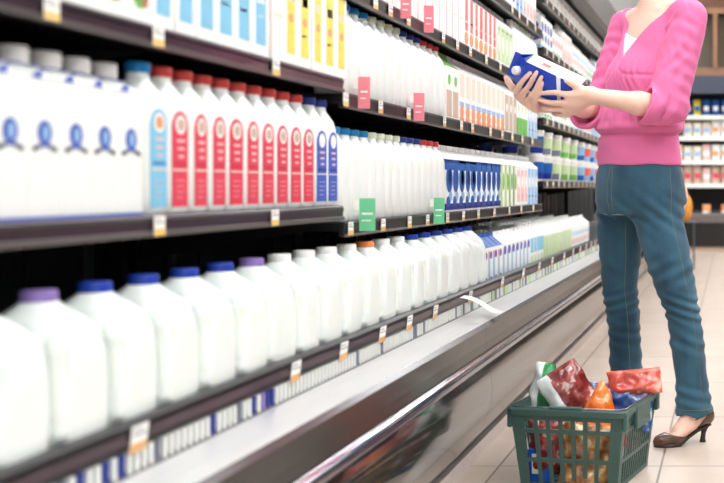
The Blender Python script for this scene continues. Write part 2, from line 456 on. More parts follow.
# shelving
def shelf(unit, y0, y1, zt, style, a=.97, back=1.53):
    b = MB(); b.box(-back, -a-.012, y0, y1, zt-.022, zt-.001, M['shelf_black'])
    for yy in np.arange(y0+.05, y1, 1.2): b.prism_y([(-back, zt-.022), (-back, zt-.10), (-a-.1, zt-.022)], yy, yy+.006, M['shelf_black'])
    s = obj('shelf', b.mesh('shelf'), unit)
    b = MB()
    if style == 'plum':
        b.prism_y([(-a-.012, zt+.001), (-a-.003, zt+.001), (-a, zt-.003), (-a-.002, zt-.030), (-a-.002, zt-.036), (-a-.014, zt-.036)], y0, y1, M['rail_plum'])
        b.prism_y([(-a-.001, zt-.006), (-a+.0015, zt-.007), (-a+.0005, zt-.012), (-a-.001, zt-.012)], y0, y1, M['rail_dark'])
        b.prism_y([(-a-.003, zt-.025), (-a+.003, zt-.027), (-a+.002, zt-.035), (-a-.003, zt-.036)], y0, y1, M['rail_grey'])
    else:
        b.prism_y([(-a-.012, zt+.001), (-a-.003, zt+.001), (-a, zt-.003), (-a-.002, zt-.036), (-a-.014, zt-.036)], y0, y1, M['rail_dark'])
        b.prism_y([(-a-.003, zt-.029), (-a+.003, zt-.030), (-a+.002, zt-.036), (-a-.003, zt-.037)], y0, y1, M['rail_grey'])
        b.prism_y([(-a-.003, zt+.002), (-a+.002, zt+.002), (-a+.002, zt-.003), (-a-.003, zt-.003)], y0, y1, M['rail_grey'])
    obj('price_channel', b.mesh('price_channel'), s)
    return zt
UA = thing('shelving_unit', 'near black shelving with plum price channels above the white milk jugs', 'shelving', (0, 0, 0))
UB = thing('shelving_unit', 'middle black shelving carrying plain white bottles and blue patterned cartons', 'shelving', (0, 0, 0))
UC = thing('shelving_unit', 'far shelving carrying stacked white tubs beside the woman', 'shelving', (0, 0, 0))
ZA = [.850, 1.169]; ZB = [.808, 1.133, 1.414, 1.695]; ZC = [.925, 1.254, 1.62, 1.885]
for z in ZA: shelf(UA, .9, 2.93, z, 'plum')
for z in ZB: shelf(UB, 2.935, 6.02, z, 'dark')
for z in ZC: shelf(UC, 6.06, 10.9, z, 'dark')
def uprights(unit, ys, zt):
    for y in ys:
        b = MB(); b.box(-1.539, -1.50, y-.015, y+.015, .53, zt, M['shelf_black']); obj('upright', b.mesh('upright'), unit)
uprights(UA, (.93, 2.90), 2.05); uprights(UB, (2.97, 4.5, 5.98), 2.05); uprights(UC, (6.1, 8.4, 10.8), 2.05)

# ------------------------------------------------------------------ price tags and shelf talkers
def tag_mesh(m2, w=.038, h=.034):
    b = MB()
    b.box(0, .0012, -w/2, w/2, 0, h, M['tag_white']); b.box(.0012, .0016, -w/2, w/2, 0, h*.36, m2)
    b.box(.0012, .0015, -w*.4, w*.4, h*.62, h*.68, M['print_grey']); b.box(.0012, .0015, -w*.4, w*.15, h*.8, h*.85, M['print_grey'])
    return b.mesh('price_tag')
TM = [tag_mesh(M['tag_yellow']), tag_mesh(M['tag_orange'])]
TM2 = [tag_mesh(M['tag_yellow'], .05, .042), tag_mesh(M['tag_orange'], .05, .042)]
def price_tag(y, zt, x, where, idx, big=False, tilt=0):
    o = obj('price_tag', (TM2 if big else TM)[idx % 2], None, (x, y, zt), (0, tilt, 0))
    tag(o, where, 'price tag', 'price tags'); return o
def ytag(u, a): return FPX*a/(VX-u)
SN = {'A1': 'the plum shelf under the big-logo cartons', 'A2': 'the top plum shelf'}
for i, u in enumerate((158, 274)):
    price_tag(ytag(u, .968), .850-.034, -.966, 'white and yellow price tag %s on the lower plum shelf' % ('under the light-blue label' if i == 0 else 'under the red-labelled bottles'), 0)
for i, u in enumerate((50, 157, 275)):
    price_tag(ytag(u, .968), 1.169-.034, -.966, '%s white and yellow price tag from the left on the upper plum shelf' % ORD[i], 0)
for k, (z, us, nm) in enumerate(((.808, (350, 382.5, 409, 427, 447, 463, 478, 494, 509, 521, 533), 'lower dark'), (1.133, (345, 380, 408, 444, 461, 472, 490, 502, 512, 522, 532), 'second dark'),
                   (1.414, (375, 390, 408, 443, 457, 470, 486, 500, 512, 522, 531), 'third dark'), (1.695, (512, 519, 527, 535), 'highest dark'))):
    for i, u in enumerate(us):
        price_tag(ytag(u, .968), z-.033, -.9665, '%s small price tag from the left on the %s shelf' % (ORD[i].capitalize(), nm), i)
for k, z in enumerate(ZC):
    for i in range(17):
        price_tag(6.15+i*.21, z-.033, -.9665, '%s small price tag from the left on the %s far shelf' % (ORD[i].capitalize(), ('tub', 'second', 'third', 'highest')[k]), i)
for i, u in enumerate((138, 295, 343, 382, 409, 435, 470, 502, 523, 539, 552, 564, 573, 580, 586, 591, 595)):
    y = ytag(u, .902)
    price_tag(y, .496 if i < 7 else .500, -.9035, '%s price tag from the left on the black rail below the milk jugs' % ORD[i].capitalize() if i < 7 else '%s price tag from the left on the rail under the low cartons' % ORD[i-7].capitalize(), 1, big=True, tilt=.12)
def talker(y, ztop, h, w, m, label, lean=0):
    b = MB(); b.box(0, w, -.0008, .0008, -h, 0, m); b.box(-.012, 0, -.0008, .0008, -.03, -.004, M['tag_white'])
    b.box(.006, w-.006, -.0012, -.0008, -h*.5, -h*.44, M['tag_white']); b.box(.006, w-.01, -.0012, -.0008, -h*.7, -h*.66, M['tag_white'])
    o = obj('shelf_talker', b.mesh('shelf_talker'), None, (-.966, y, ztop), (0, lean, .25)); tag(o, label, 'shelf talker', 'coloured shelf talkers')
talker(3.03, 1.183, .082, .030, M['talker_pink'], 'nearer pink paper talker sticking out of the second dark shelf')
talker(3.56, 1.183, .085, .032, M['talker_pink'], 'farther pink paper talker sticking out of the second dark shelf')
talker(3.42, 1.47, .08, .03, M['talker_pink'], 'nearer pink paper talker on the third dark shelf')
talker(3.68, 1.468, .085, .030, M['talker_pink'], 'farther pink paper talker on the third dark shelf')
talker(3.04, .868, .085, .04, M['talker_green'], 'nearer green paper talker hanging from the lower dark shelf')
talker(3.80, .862, .085, .034, M['talker_green'], 'farther green paper talker hanging from the lower dark shelf')
# curled paper strip hanging from the rail over the ledge
b = MB(); n = 12; ra = []; rb = []
for i in range(n+1):
    t = i/n; x = -.903+.125*t; z = .527-.07*t+.018*math.sin(t*PI)*(1-t)-.0; y = 3.93+.05*t
    z = max(z, .4630+.006*(1 if t > .8 else 0)+(.03*(1-t)))
    ra.append((x, y-.035+.0*t, z)); rb.append((x, y+.030, z+.002))
rings = [[ra[i], rb[i], (rb[i][0], rb[i][1], rb[i][2]+.0012), (ra[i][0], ra[i][1], ra[i][2]+.0012)] for i in range(n+1)]
b.loft(rings, M['tag_white'])
o = obj('paper_strip', b.mesh('paper_strip', True)); tag(o, 'curled white paper strip drooping from the rail over the steel ledge', 'paper strip')

# ------------------------------------------------------------------ far wall case and wooden front above it
t = thing('wall_display_case', 'dark display case with white shelves against the far wall', 'display case', (-.6, 15.95, 0))
def W(name, b, p=t, sm=False): return obj(name, b.mesh(name, sm), p, (.6, -15.95, 0) if p is t else None)
X0, X1 = -2.6, 2.6
b = MB(); b.box(X0, X1, 16.0, 16.9, .0, .07, M['print_tan']); W('kick_plate', b)
b = MB(); b.prism_x([(15.96, .07), (15.95, .40), (15.98, .52), (16.05, .52), (16.06, .42), (16.85, .42), (16.85, .07)], X0, X1, M['shelf_black']); W('tank', b)
b = MB(); b.prism_x([(15.94, .40), (15.93, .50), (15.97, .53), (16.0, .53), (15.96, .40)], X0, X1, M['rail_grey']); W('front_rail', b)
b = MB(); b.box(X0, X1, 16.85, 16.9, .07, 2.3, M['inner_black']); W('back_panel', b)
for x in (X0, X1-.05):
    b = MB(); b.box(x, x+.05, 16.0, 16.85, .53, 2.3, M['inner_grey']); W('side_panel', b)
FZ = [.93, 1.25, 1.58, 1.87]
for z in FZ:
    b = MB(); b.box(X0+.06, X1-.06, 16.12, 16.84, z-.03, z-.002, M['ceiling_white']); s = W('shelf', b)
    b = MB(); b.box(X0+.06, X1-.06, 16.09, 16.12, z-.055, z+.005, M['grille_white']); W('price_channel', b, s)
b = MB(); b.prism_x([(15.9, 2.16), (15.9, 2.40), (16.9, 2.40), (16.9, 2.3), (16.0, 2.16)], X0, X1, M['header_dark']); W('header', b)
b = MB()
b.box(-1.25, 2.6, 16.3, 17.4, 2.40, 2.55, M['wood_light']); b.box(-1.25, 2.6, 16.6, 17.4, 2.55, 3.36, M['wood'])
b.box(-1.25, 2.6, 16.3, 17.4, 3.36, 4.18, M['wood'])
t2 = thing('wooden_soffit', 'brown wooden glazed cabinet front above the far display case', 'wooden cabinet', (0, 16.3, 2.40))
o = obj('carcass', b.mesh('carcass'), t2, (0, -16.3, -2.40))
b = MB(); b.box(-1.25, 2.6, 16.27, 16.3, 3.30, 3.38, M['wood_light']); obj('top_rail', b.mesh('top_rail'), t2, (0, -16.3, -2.4))
for x in np.arange(-1.25, 2.5, 1.0):
    b = MB(); b.box(x, x+.06, 16.27, 16.33, 2.55, 3.30, M['wood_light']); obj('post', b.mesh('post'), t2, (0, -16.3, -2.4))
    b = MB(); b.box(x+.07, x+.99, 16.40, 16.41, 2.56, 3.29, M['glass_dark']); obj('window_pane', b.mesh('window_pane'), t2, (0, -16.3, -2.4))

# shelving on the other side of the aisle
t = thing('gondola_shelving', 'dark store shelving standing across the aisle from the milk case', 'shelving', (1.9, 0, 0))
def G(name, b): return obj(name, b.mesh(name), t, (-1.9, 0, 0))
b = MB(); b.box(1.55, 2.3, -.6, 13.0, 0, .16, M['gondola']); G('base', b)
b = MB(); b.box(1.90, 1.94, -.6, 13.0, .16, 2.05, M['gondola_back']); G('back_panel', b)
for z in (.55, .95, 1.35, 1.75):
    b = MB(); b.box(1.58, 2.27, -.6, 13.0, z, z+.03, M['gondola']); G('shelf', b)
# ------------------------------------------------------------------ products
def sq(hw, z, n=20, p=4.5, hd=None):
    hd = hd or hw; out = []
    for i in range(n):
        a = 2*PI*(i+.5)/n; c, s_ = math.cos(a), math.sin(a)
        k = (abs(c)**p+abs(s_)**p)**(-1/p); out.append((hw*k*c, hd*k*s_, z))
    return out
def arch(y0, y1, z0, z1, x, m, b, t=.0008, seg=8):
    # round-topped plate facing +x
    r = (y1-y0)/2; yc = (y0+y1)/2
    pts = [(y0, z0), (y1, z0)]+[(yc+r*math.cos(PI*i/seg), z1-r+r*math.sin(PI*i/seg)) for i in range(seg+1)]
    b.loft([[(x-.003, y, z) for y, z in pts], [(x+t, y, z) for y, z in pts]], m)
def disc(yc, zc, ry, rz, x, m, b, t=.0012, seg=16, rot=0):
    pts = []
    for i in range(seg):
        a = 2*PI*i/seg; u, w = ry*math.cos(a), rz*math.sin(a); pts.append((yc+u*math.cos(rot)-w*math.sin(rot), zc+u*math.sin(rot)+w*math.cos(rot)))
    b.loft([[(x-.003, y, z) for y, z in pts], [(x+t, y, z) for y, z in pts]], m)
def cap_mesh(r, h, m):
    b = MB(); n = 28; rings = []
    for rr, z in ((r*.97, 0), (r, .002), (r, h-.003), (r*.94, h)):
        rings.append([((rr+(.0006 if j % 2 else 0))*math.cos(2*PI*j/n), (rr+(.0006 if j % 2 else 0))*math.sin(2*PI*j/n), z) for j in range(n)])
    b.loft(rings, m); return b.mesh('cap', 40)
CAPS = {}
def cap(kind, m):
    if (kind, m) not in CAPS: CAPS[(kind, m)] = cap_mesh(*{'jug': (.0245, .020), 'bottle': (.0205, .018), 'carton': (.0225, .026), 'spout': (.014, .012)}[kind], M[m])
    return CAPS[(kind, m)]
def bottle_mesh(hw=.0375, h=.243):
    b = MB()
    pr = [(hw*.90, 0), (hw, .006), (hw, .10), (hw, .165), (hw*.975, .188), (hw*.89, .207), (hw*.70, .221), (.0205, .229), (.0185, .232), (.0175, h)]
    rings = []
    for i, (r, z) in enumerate(pr): rings.append(sq(r, z, 28, 5.5 if i < 5 else (3.2 if i == 5 else 2.3)))
    b.loft(rings, M['bottle_plastic']); b.loft([[(x*.8, y*.8, z) for x, y, z in sq(.0195, zz, 20, 2)] for zz in (.2265, .2300)], M['bottle_plastic'])
    return b.mesh('bottle_body', 50)
BOT = bottle_mesh()
def label_mesh(main, dark, badge):
    b = MB(); x = .0375; w = .0265
    arch(-w, w, .012, .182, x, M[main], b)
    disc(0, .158, .018, .017, x, M['tag_white'], b); disc(0, .158, .012, .011, x, M[badge], b, .0018)
    for i in range(3):
        b.box(x, x+.0013, -w*(.5-.1*i), w*(.55-.06*i), .127-i*.014, .132-i*.014, M['print_pink'])
    b.box(x, x+.0014, -w, w, .076, .079, M['label_pale'])
    b.box(x, x+.0012, -w*.8, w*.8, .086, .090, M[dark])
    for i in range(4): b.box(x, x+.0012, -w*.6, w*(.6-.1*i), .058-i*.010, .0592-i*.010, M['print_pink'])
    return b.mesh('label')
LAB = {'red': label_mesh('label_red', 'label_red_dark', 'print_tan'), 'sky': label_mesh('label_sky', 'print_blue', 'print_orange'), 'blue': label_mesh('label_blue', 'print_deep', 'tag_white')}
def jug_mesh():
    F = Field((-.085, -.085, -.01), (.085, .085, .25), .0034)
    X, Y, Z = F.sl((-.085, -.085, -.01), (.085, .085, .25), 0)[1]
    zz = Z.ravel()
    pz = [-.01, 0, .006, .05, .12, .150, .172, .190, .206, .220, .230, .236]
    pr = [.060, .064, .0705, .0738, .0742, .0735, .0705, .0635, .052, .036, .0245, .0215]
    pp = [5, 5, 5, 5, 5, 4.5, 4, 3.4, 2.8, 2.2, 2, 2]
    r = np.interp(zz, pz, pr)[None, None, :]; p = np.interp(zz, pz, pp)[None, None, :]
    # handle side (+y-x corner) is flattened
    q = (np.abs(X/r)**p+np.abs(Y/r)**p)**(1/p)+1e-6
    d = (q-1)*np.sqrt(X*X+Y*Y)/q
    d = np.maximum(d, np.maximum(-Z, Z-.232)).astype(np.float32)
    # side panel hollows with ribs
    F.F[:] = d
    F.cap((.075, -.075, .075), (.058, -.058, .178), .022, .024, .012, 'sub')
    F.cap((.062, -.062, .050), (.058, -.058, .090), .010, .010, .01)
    F.cap((.061, -.061, .075), (.055, -.055, .165), .0105, .0105, .004)
    F.cap((.055, -.055, .165), (.018, -.018, .205), .0115, .013, .008)
    F.cap((-.09, 0, .05), (-.09, 0, .12), .03, .03, .01, 'sub')
    return F.build('jug_body', M['milk_plastic'], 1)
JUG = jug_mesh()
def carton_mesh(w, h, design, gable=True, body='card_white', topm=None, d=None):
    # brick carton, front towards +x, optional folded gable; h = total height
    b = MB(); d = d or w; a, c = d/2, w/2; g = min(w*.42, .036) if gable else 0; hb = h-g-(.016 if gable else 0)
    b.cbox(-a, a, -c, c, 0, hb, M[body], .0015)
    tm = M[topm or body]
    if gable:
        b.add([(-a, -c, hb), (a, -c, hb), (a, c, hb), (-a, c, hb), (-.002, -c+.004, h-.016), (.002, -c+.004, h-.016), (.002, c-.004, h-.016), (-.002, c-.004, h-.016)],
              [(0, 3, 2, 1), (1, 2, 6, 5), (0, 4, 7, 3), (0, 1, 5, 4), (2, 3, 7, 6), (4, 5, 6, 7)], tm)
        b.box(-.0022, .0022, -c+.003, c-.003, h-.017, h, tm)
    for s_ in (0, 1):   # front face, then the face towards the near end
        k = MB()
        for e in design:
            if e[0] == 'r': _, y0, y1, z0, z1, m = e; k.box(a-.001, a+.0006, y0*c, y1*c, z0*hb, z1*hb, M[m])
            elif e[0] == 'e': _, yc, zc, ry, rz, m = e; disc(yc*c, zc*hb, ry*c, rz*hb, a, M[m], k, .0010)
            elif e[0] == 'x': _, yc, zc, ry, rz, rot, m = e; disc(yc*c, zc*hb, ry*c, rz*hb, a, M[m], k, .0014, rot=rot)
            elif e[0] == 'a': _, y0, y1, z0, z1, m = e; arch(y0*c, y1*c, z0*hb, z1*hb, a, M[m], k)
        if s_ and abs(a-c) < 1e-6: k.v = [(y, -x, z) for x, y, z in k.v]
        elif s_: break
        b.mats_off = 0
        for f, mi in zip(k.f, k.m): b.f.append(tuple(i+len(b.v) for i in f)); b.m.append(b.mi(k.mats[mi]))
        b.v += k.v
    return b.mesh('carton', 30)
CM = {}
LOGO = [('e', 0, .56, .42, .088, 'label_blue'), ('e', .03, .56, .18, .055, 'print_light_blue'), ('e', 0, .60, .14, .022, 'label_blue'),
        ('x', -.40, .460, .26, .018, .35, 'print_grey'), ('x', .38, .460, .26, .018, -.35, 'print_grey'), ('x', 0, .475, .30, .016, 0, 'label_blue'),
        ('x', -.62, .445, .09, .020, 0, 'print_dark'), ('x', .62, .445, .09, .020, 0, 'print_dark')]
CM['sky'] = carton_mesh(.080, .25, [('r', -.62, .62, .12, 1, 'label_sky'), ('r', -.45, .45, .55, .62, 'tag_white'), ('r', -.45, .3, .40, .43, 'tag_white')])
CM['yellow'] = carton_mesh(.080, .25, [('r', -.55, .55, .12, 1, 'label_yellow'), ('r', -.4, .4, .70, .8, 'tag_white'), ('r', -.4, .1, .35, .38, 'print_orange'), ('e', 0, .52, .3, .05, 'print_orange')])
CM['fruit'] = carton_mesh(.085, .25, [('e', -.1, .22, .5, .10, 'print_green'), ('e', .2, .20, .3, .07, 'label_red'), ('r', -.7, .7, .5, .8, 'print_light_blue')])
CM['blueoval'] = carton_mesh(.093, .236, [('r', -1, 1, .80, 1, 'print_blue'), ('r', -1, 1, .94, 1, 'print_deep'), ('e', 0, .63, .92, .26, 'print_blue'), ('e', .15, .66, .5, .15, 'print_deep'), ('r', -1, 1, .04, .16, 'print_deep'), ('e', -.3, .2, .55, .10, 'print_blue'), ('e', .3, .30, .5, .10, 'print_light_blue')])
CM['limestripe'] = carton_mesh(.092, .236, [('r', -1, .1, 0, 1, 'print_pale_green'), ('r', -.9, -.5, 0, 1, 'print_lime'), ('e', .4, .6, .4, .2, 'print_green')])
CM['pinkish'] = carton_mesh(.092, .236, [('r', -.7, .7, .1, .9, 'print_pink'), ('e', 0, .6, .5, .15, 'tag_white'), ('r', -.5, .5, .2, .3, 'print_coral')])
CM['bluish'] = carton_mesh(.092, .236, [('r', -.7, .7, .0, .95, 'print_light_blue'), ('e', 0, .6, .5, .15, 'tag_white'), ('r', -.5, .5, .2, .25, 'print_blue')])
CM['greentop'] = carton_mesh(.092, .236, [('r', -.8, .8, .05, .55, 'print_tan'), ('e', 0, .75, .4, .1, 'print_green')], topm='print_green')
CM['orangebase'] = carton_mesh(.092, .236, [('r', -.6, .7, .5, .95, 'label_pale'), ('r', -.8, .8, .30, .40, 'print_light_blue'), ('e', 0, .2, .75, .13, 'print_orange'), ('r', -.8, .8, .02, .1, 'print_orange')])
CM['brownish'] = carton_mesh(.092, .236, [('r', -.8, .8, .05, .9, 'print_tan'), ('e', 0, .6, .4, .1, 'tag_white')])
CM['greenbase'] = carton_mesh(.092, .236, [('r', -1, 1, 0, .45, 'print_green'), ('e', 0, .7, .4, .1, 'print_pale_green')])
CM['coral'] = carton_mesh(.080, .24, [('r', -.45, .6, .35, 1, 'print_coral'), ('e', 0, .2, .75, .13, 'print_orange'), ('r', -.3, .5, .5, .55, 'tag_white')])
CM['mint'] = carton_mesh(.086, .24, [('r', -.8, .8, .1, .9, 'print_pale_green'), ('e', 0, .5, .4, .2, 'tag_white'), ('r', -.7, .7, .8, .85, 'print_green')])
CM['plain'] = carton_mesh(.088, .24, [('r', -.6, .6, .5, .55, 'label_pale'), ('r', -1, -.93, 0, 1, 'print_pink')])
CM['violet'] = carton_mesh(.085, .22, [('e', 0, .7, .7, .15, 'print_violet'), ('e', .2, .35, .6, .12, 'print_violet'), ('r', -.9, .9, 0, .1, 'print_light_blue')])
CM['smallred'] = carton_mesh(.085, .19, [('e', 0, .6, .5, .15, 'print_coral'), ('r', -.6, .6, .1, .2, 'print_green')])
CM['smallgreen'] = carton_mesh(.085, .19, [('r', -.6, .6, .3, .5, 'print_green'), ('e', 0, .7, .5, .1, 'print_light_blue')])
CM['lowblue'] = carton_mesh(.090, .205, [('r', -1, -.5, 0, .9, 'print_light_blue'), ('e', 0, .8, .5, .1, 'print_magenta'), ('e', 0, .12, .6, .12, 'print_blue')], topm='print_blue')
CM['lowviolet'] = carton_mesh(.090, .205, [('r', -.9, -.3, 0, .8, 'print_light_blue'), ('e', 0, .82, .6, .12, 'print_violet')])
CM['lowsky'] = carton_mesh(.090, .205, [('r', -.9, .9, .5, .95, 'label_sky'), ('r', -.5, .5, .1, .4, 'print_pale_green')])
CM['lowlime'] = carton_mesh(.090, .205, [('r', -.8, .8, .05, .9, 'print_pale_green'), ('r', -.6, -.2, .05, .9, 'print_lime')])
CM['lowwhite'] = carton_mesh(.090, .205, [('r', -.6, .6, .3, .5, 'print_pink'), ('e', 0, .7, .4, .1, 'print_light_blue')])
CM['bigwhite'] = carton_mesh(.16, .24, [('r', -.6, .6, .3, .5, 'label_pale'), ('e', 0, .7, .4, .1, 'print_pink')], gable=False)
TUBS = {}
def tub_mesh(m1, m2):
    if (m1, m2) in TUBS: return TUBS[(m1, m2)]
    b = MB(); b.lathe([(.050, 0), (.053, .004), (.060, .118)], M['card_white'], 28)
    n = 28
    for (z0, z1, m, a0, a1) in ((.045, .10, m1, -1.5, .3), (.012, .045, m2, -1.9, -.2)):
        r0 = .053+(z0-.004)*.0614+.0008; r1 = .053+(z1-.004)*.0614+.0008
        ring = lambda r, z: [(r*math.cos(a0+(a1-a0)*i/8), r*math.sin(a0+(a1-a0)*i/8), z) for i in range(9)]+[((r-.003)*math.cos(a0+(a1-a0)*i/8), (r-.003)*math.sin(a0+(a1-a0)*i/8), z) for i in range(8, -1, -1)]
        b.loft([ring(r0, z0), ring(r1, z1)], M[m])
    body = b.mesh('tub_body', 40)
    c = MB(); c.lathe([(.063, 0), (.064, .002), (.064, .013), (.060, .016), (.058, .015)], M['cap_white'], 28)
    TUBS[(m1, m2)] = (body, c.mesh('lid', 40)); return TUBS[(m1, m2)]

def put_bottle(y, z, capm, label, lab=None, x=-1.02, group=None, sz=1.0):
    t = thing('milk_bottle', label, 'milk bottle', (x, y, z), (0, 0, R.uniform(-.05, .05)), group); t.scale = (1, 1, sz)
    obj('bottle_body', BOT, t); obj('cap', cap('bottle', capm), t, (0, 0, .243))
    if lab: obj('label', LAB[lab], t)
    return t
def put_carton(kind, y, z, label, x=-1.03, capm=None, group=None, name='milk_carton', cat='milk carton', sp=None):
    me = CM[kind]; hx = me['hx'] if 'hx' in me else None
    rz = R.uniform(-.03, .03)
    if capm:
        t = thing(name, label, cat, (x, y, z), (0, 0, rz), group); obj('carton_body', me, t)
        obj('cap', cap(*capm[:2]), t, capm[2], capm[3] if len(capm) > 3 else None)
    else:
        t = obj(name, me, None, (x, y, z), (0, 0, rz)); tag(t, label, cat, group)
    return t
# --- big jugs on the low deck
jc = ['cap_purple']*1+['cap_purple']+['cap_blue']*4+['cap_purple']+['cap_white']*4+['cap_orange']+['cap_white']*2+['cap_blue']*6
names = ['white gallon milk jug cut by the left frame edge, before the purple-capped one', 'white gallon milk jug with purple cap, nearest to the camera', 'first blue-capped gallon milk jug beside the near purple-capped one', 'second blue-capped gallon milk jug from the left',
         'third blue-capped gallon milk jug from the left', 'fourth blue-capped gallon milk jug, left of the second purple cap', 'purple-capped gallon milk jug between the blue and the white caps',
         'first white-capped gallon milk jug, right of the purple cap', 'second white-capped gallon milk jug from the left', 'third white-capped gallon milk jug from the left', 'fourth white-capped gallon milk jug, left of the orange cap',
         'gallon milk jug with the only orange cap', 'first white-capped gallon milk jug right of the orange cap', 'second white-capped gallon milk jug right of the orange cap']
jc = ['cap_purple', 'cap_purple', 'cap_blue', 'cap_blue', 'cap_blue', 'cap_blue', 'cap_purple']+['cap_white']*4+['cap_orange']+['cap_white']*2+['cap_blue']*6
for i in range(20):
    lb = names[i] if i < 14 else '%s blue-capped gallon milk jug of the six beyond the white caps' % ORD[i-14]
    t = thing('milk_jug', lb, 'milk jug', (-1.0, 1.54+.15*i, .5035), (0, 0, R.uniform(-.04, .04)), 'gallon milk jugs on the low deck')
    obj('jug_body', JUG, t); obj('cap', cap('jug', jc[i]), t, (0, 0, .226))
# --- low deck cartons, four rows deep
seq = ['lowblue']*4+['lowviolet']*7+['lowsky']*4+['lowlime']*11+['lowwhite']*9
dn = {'lowblue': 'short blue-topped carton with magenta spot', 'lowviolet': 'short pale blue carton with violet spot', 'lowsky': 'short carton with sky-blue upper band', 'lowlime': 'short pale lime striped carton', 'lowwhite': 'short white carton with pink band'}
for r in range(4):
    for i, k in enumerate(seq):
        y = 4.56+.096*i; n = seq[:i].count(k)
        if r == 0: lb = '%s %s, front row of low deck' % (ORD[n], dn[k])
        else: lb = '%s in the %s row of the low deck' % (dn[k], ('second', 'third', 'fourth')[r-1])
        put_carton(k, y, .5035, lb, -1.0-.098*r-(0 if r else 0), group='%s cartons row %s' % (k[3:], ('front', 'second', 'third', 'fourth')[r]), name='drink_carton', cat='carton')
# --- shelf A lower
for i in range(7):
    y = 1.444+.081*i
    n = i-2
    lb = 'white square carton with blue oval logo, %s from the left' % ORD[n] if n >= 0 else 'white carton with blue oval logo, %s before the frame edge' % ('second', 'first')[i]
    t = thing('milk_carton', lb, 'milk carton', (-1.03, y+.0, .851), (0, 0, 0), 'white blue-logo cartons'); b = None
LOGO_B = MB(); hb = .203; a = .0402
LOGO_B.cbox(-a, a, -a, a, 0, hb, M['card_white'], .002)
LOGO_B.add([(-a, -a, hb), (a, -a, hb), (a, a, hb), (-a, a, hb), (-a+.01, -a+.006, hb+.022), (a-.03, -a+.006, hb+.022), (a-.03, a-.006, hb+.022), (-a+.01, a-.006, hb+.022)],
           [(1, 2, 6, 5), (0, 4, 7, 3), (0, 1, 5, 4), (2, 3, 7, 6), (4, 5, 6, 7)], M['card_white'])
LOGO_B.box(a-.0305, a-.028, -a+.002, a-.002, hb+.018, hb+.0225, M['label_blue'])
LOGO_B.box(a-.001, a+.0005, -a, a, 0, .005, M['label_blue'])
LOGO_B.add([(a+.0002, -a+.008, hb+.001), (a+.0002, -a*.2, hb+.001), (a-.018, a-.014, hb+.0142), (a-.018, a*.3, hb+.0142)], [(0, 1, 2, 3)], M['label_blue'])
lg = MB()
for e in LOGO:
    if e[0] == 'r': lg.box(a-.001, a+.0006, e[1]*a, e[2]*a, e[3]*hb, e[4]*hb, M[e[5]])
    elif e[0] == 'e': disc(e[1]*a, e[2]*hb+.012, e[3]*a, e[4]*hb, a, M[e[5]], lg, .0010+.0003*(e[5] != 'label_blue')+(.0006 if e[2] == .645 else 0))
    else: disc(e[1]*a, e[2]*hb+.012, e[3]*a, e[4]*hb, a, M[e[6]], lg, .0016, rot=e[5])
lm = lg.mesh('logo'); lbm = LOGO_B.mesh('carton_body')
for t in [o for o in COL.objects if o.get('group') == 'white blue-logo cartons']:
    obj('carton_body', lbm, t); obj('logo', lm, t); obj('cap', cap('carton', 'cap_cream' if False else 'cap_white'), t, (-.008, 0, .2255))
put_bottle(2.010, .851, 'cap_teal', 'square milk bottle with light-blue label and blue cap beside the logo cartons', 'sky')
for i in range(9): put_bottle(2.0885+.0795*i, .851, 'cap_red', '%s red-capped milk bottle with red label from the left' % ORD[i], 'red', group='red-capped red-labelled bottles')
put_bottle(2.812, .851, 'cap_navy', 'dark-blue-capped bottle with blue label beside the last red-labelled one', 'blue')
put_bottle(2.890, .851, 'cap_navy', 'dark-blue-capped bottle with blue label at the end of the plum shelf', 'blue')
# --- shelf A upper
sa = ['fruit']*6+['sky']*6+['plain']+['yellow']*5
cnt = {}
for i, k in enumerate(sa):
    y = 1.52+.084*i+(0 if i < 6 else -.005); cnt[k] = cnt.get(k, 0)+1
    lb = {'fruit': '%s white carton with green and red fruit print on the upper plum shelf', 'sky': '%s white carton with light-blue panel on the upper plum shelf',
          'plain': '%s plain white carton between light-blue and yellow panels', 'yellow': '%s white carton with yellow panel on the upper plum shelf'}[k] % ORD[cnt[k]-1]
    put_carton(k, y, 1.170, lb, -1.02, ('spout', 'cap_teal' if k == 'yellow' else 'cap_white', (.018, 0, .213), (0, .7, 0)), group=k+' panel cartons on the upper plum shelf')
# --- shelf B lower / second: plain bottles
for z, shn in ((.809, 'lower'), (1.134, 'second')):
    runs = [('cap_teal', 4, 'teal'), ('cap_cream', 4, 'cream'), ('cap_navy', 3, 'navy'), ('cap_red', 3, 'red')]; y = 2.985
    for cm_, n, cn in runs:
        for i in range(n):
            put_bottle(y, z, cm_, '%s %s-capped plain white bottle on the %s dark shelf' % (ORD[i], cn, shn), group='%s-capped plain bottles %s shelf' % (cn, shn), sz=.925); y += .0775
DN = {'blueoval': 'blue and white oval-patterned carton', 'limestripe': 'lime striped white carton', 'pinkish': 'pale pink carton', 'bluish': 'pale blue carton', 'greentop': 'tan carton with green gable', 'orangebase': 'white carton with orange fruit base',
      'brownish': 'tan carton', 'greenbase': 'carton with green base', 'coral': 'white and coral-red carton', 'mint': 'mint green carton', 'plain': 'plain white carton', 'violet': 'white carton with violet spots', 'smallred': 'small white carton with coral spot',
      'smallgreen': 'small carton with green band', 'lowwhite': 'short white carton with pink band', 'bigwhite': 'large plain white pack'}
def run(y, z, items, where, pitch, x=-1.03, hmax=None):
    for k, n in items:
        for i in range(n):
            put_carton(k, y, z, '%s %s on the %s' % (ORD[i].capitalize(), DN[k], where), x, group='%s cartons on the %s' % (k, where), name='milk_carton' if k in ('plain', 'blueoval') else 'drink_carton', cat='carton'); y += pitch
    return y
run(4.085, .809, [('blueoval', 10), ('limestripe', 4), ('pinkish', 3), ('bluish', 3)], 'lower dark shelf', .0955)
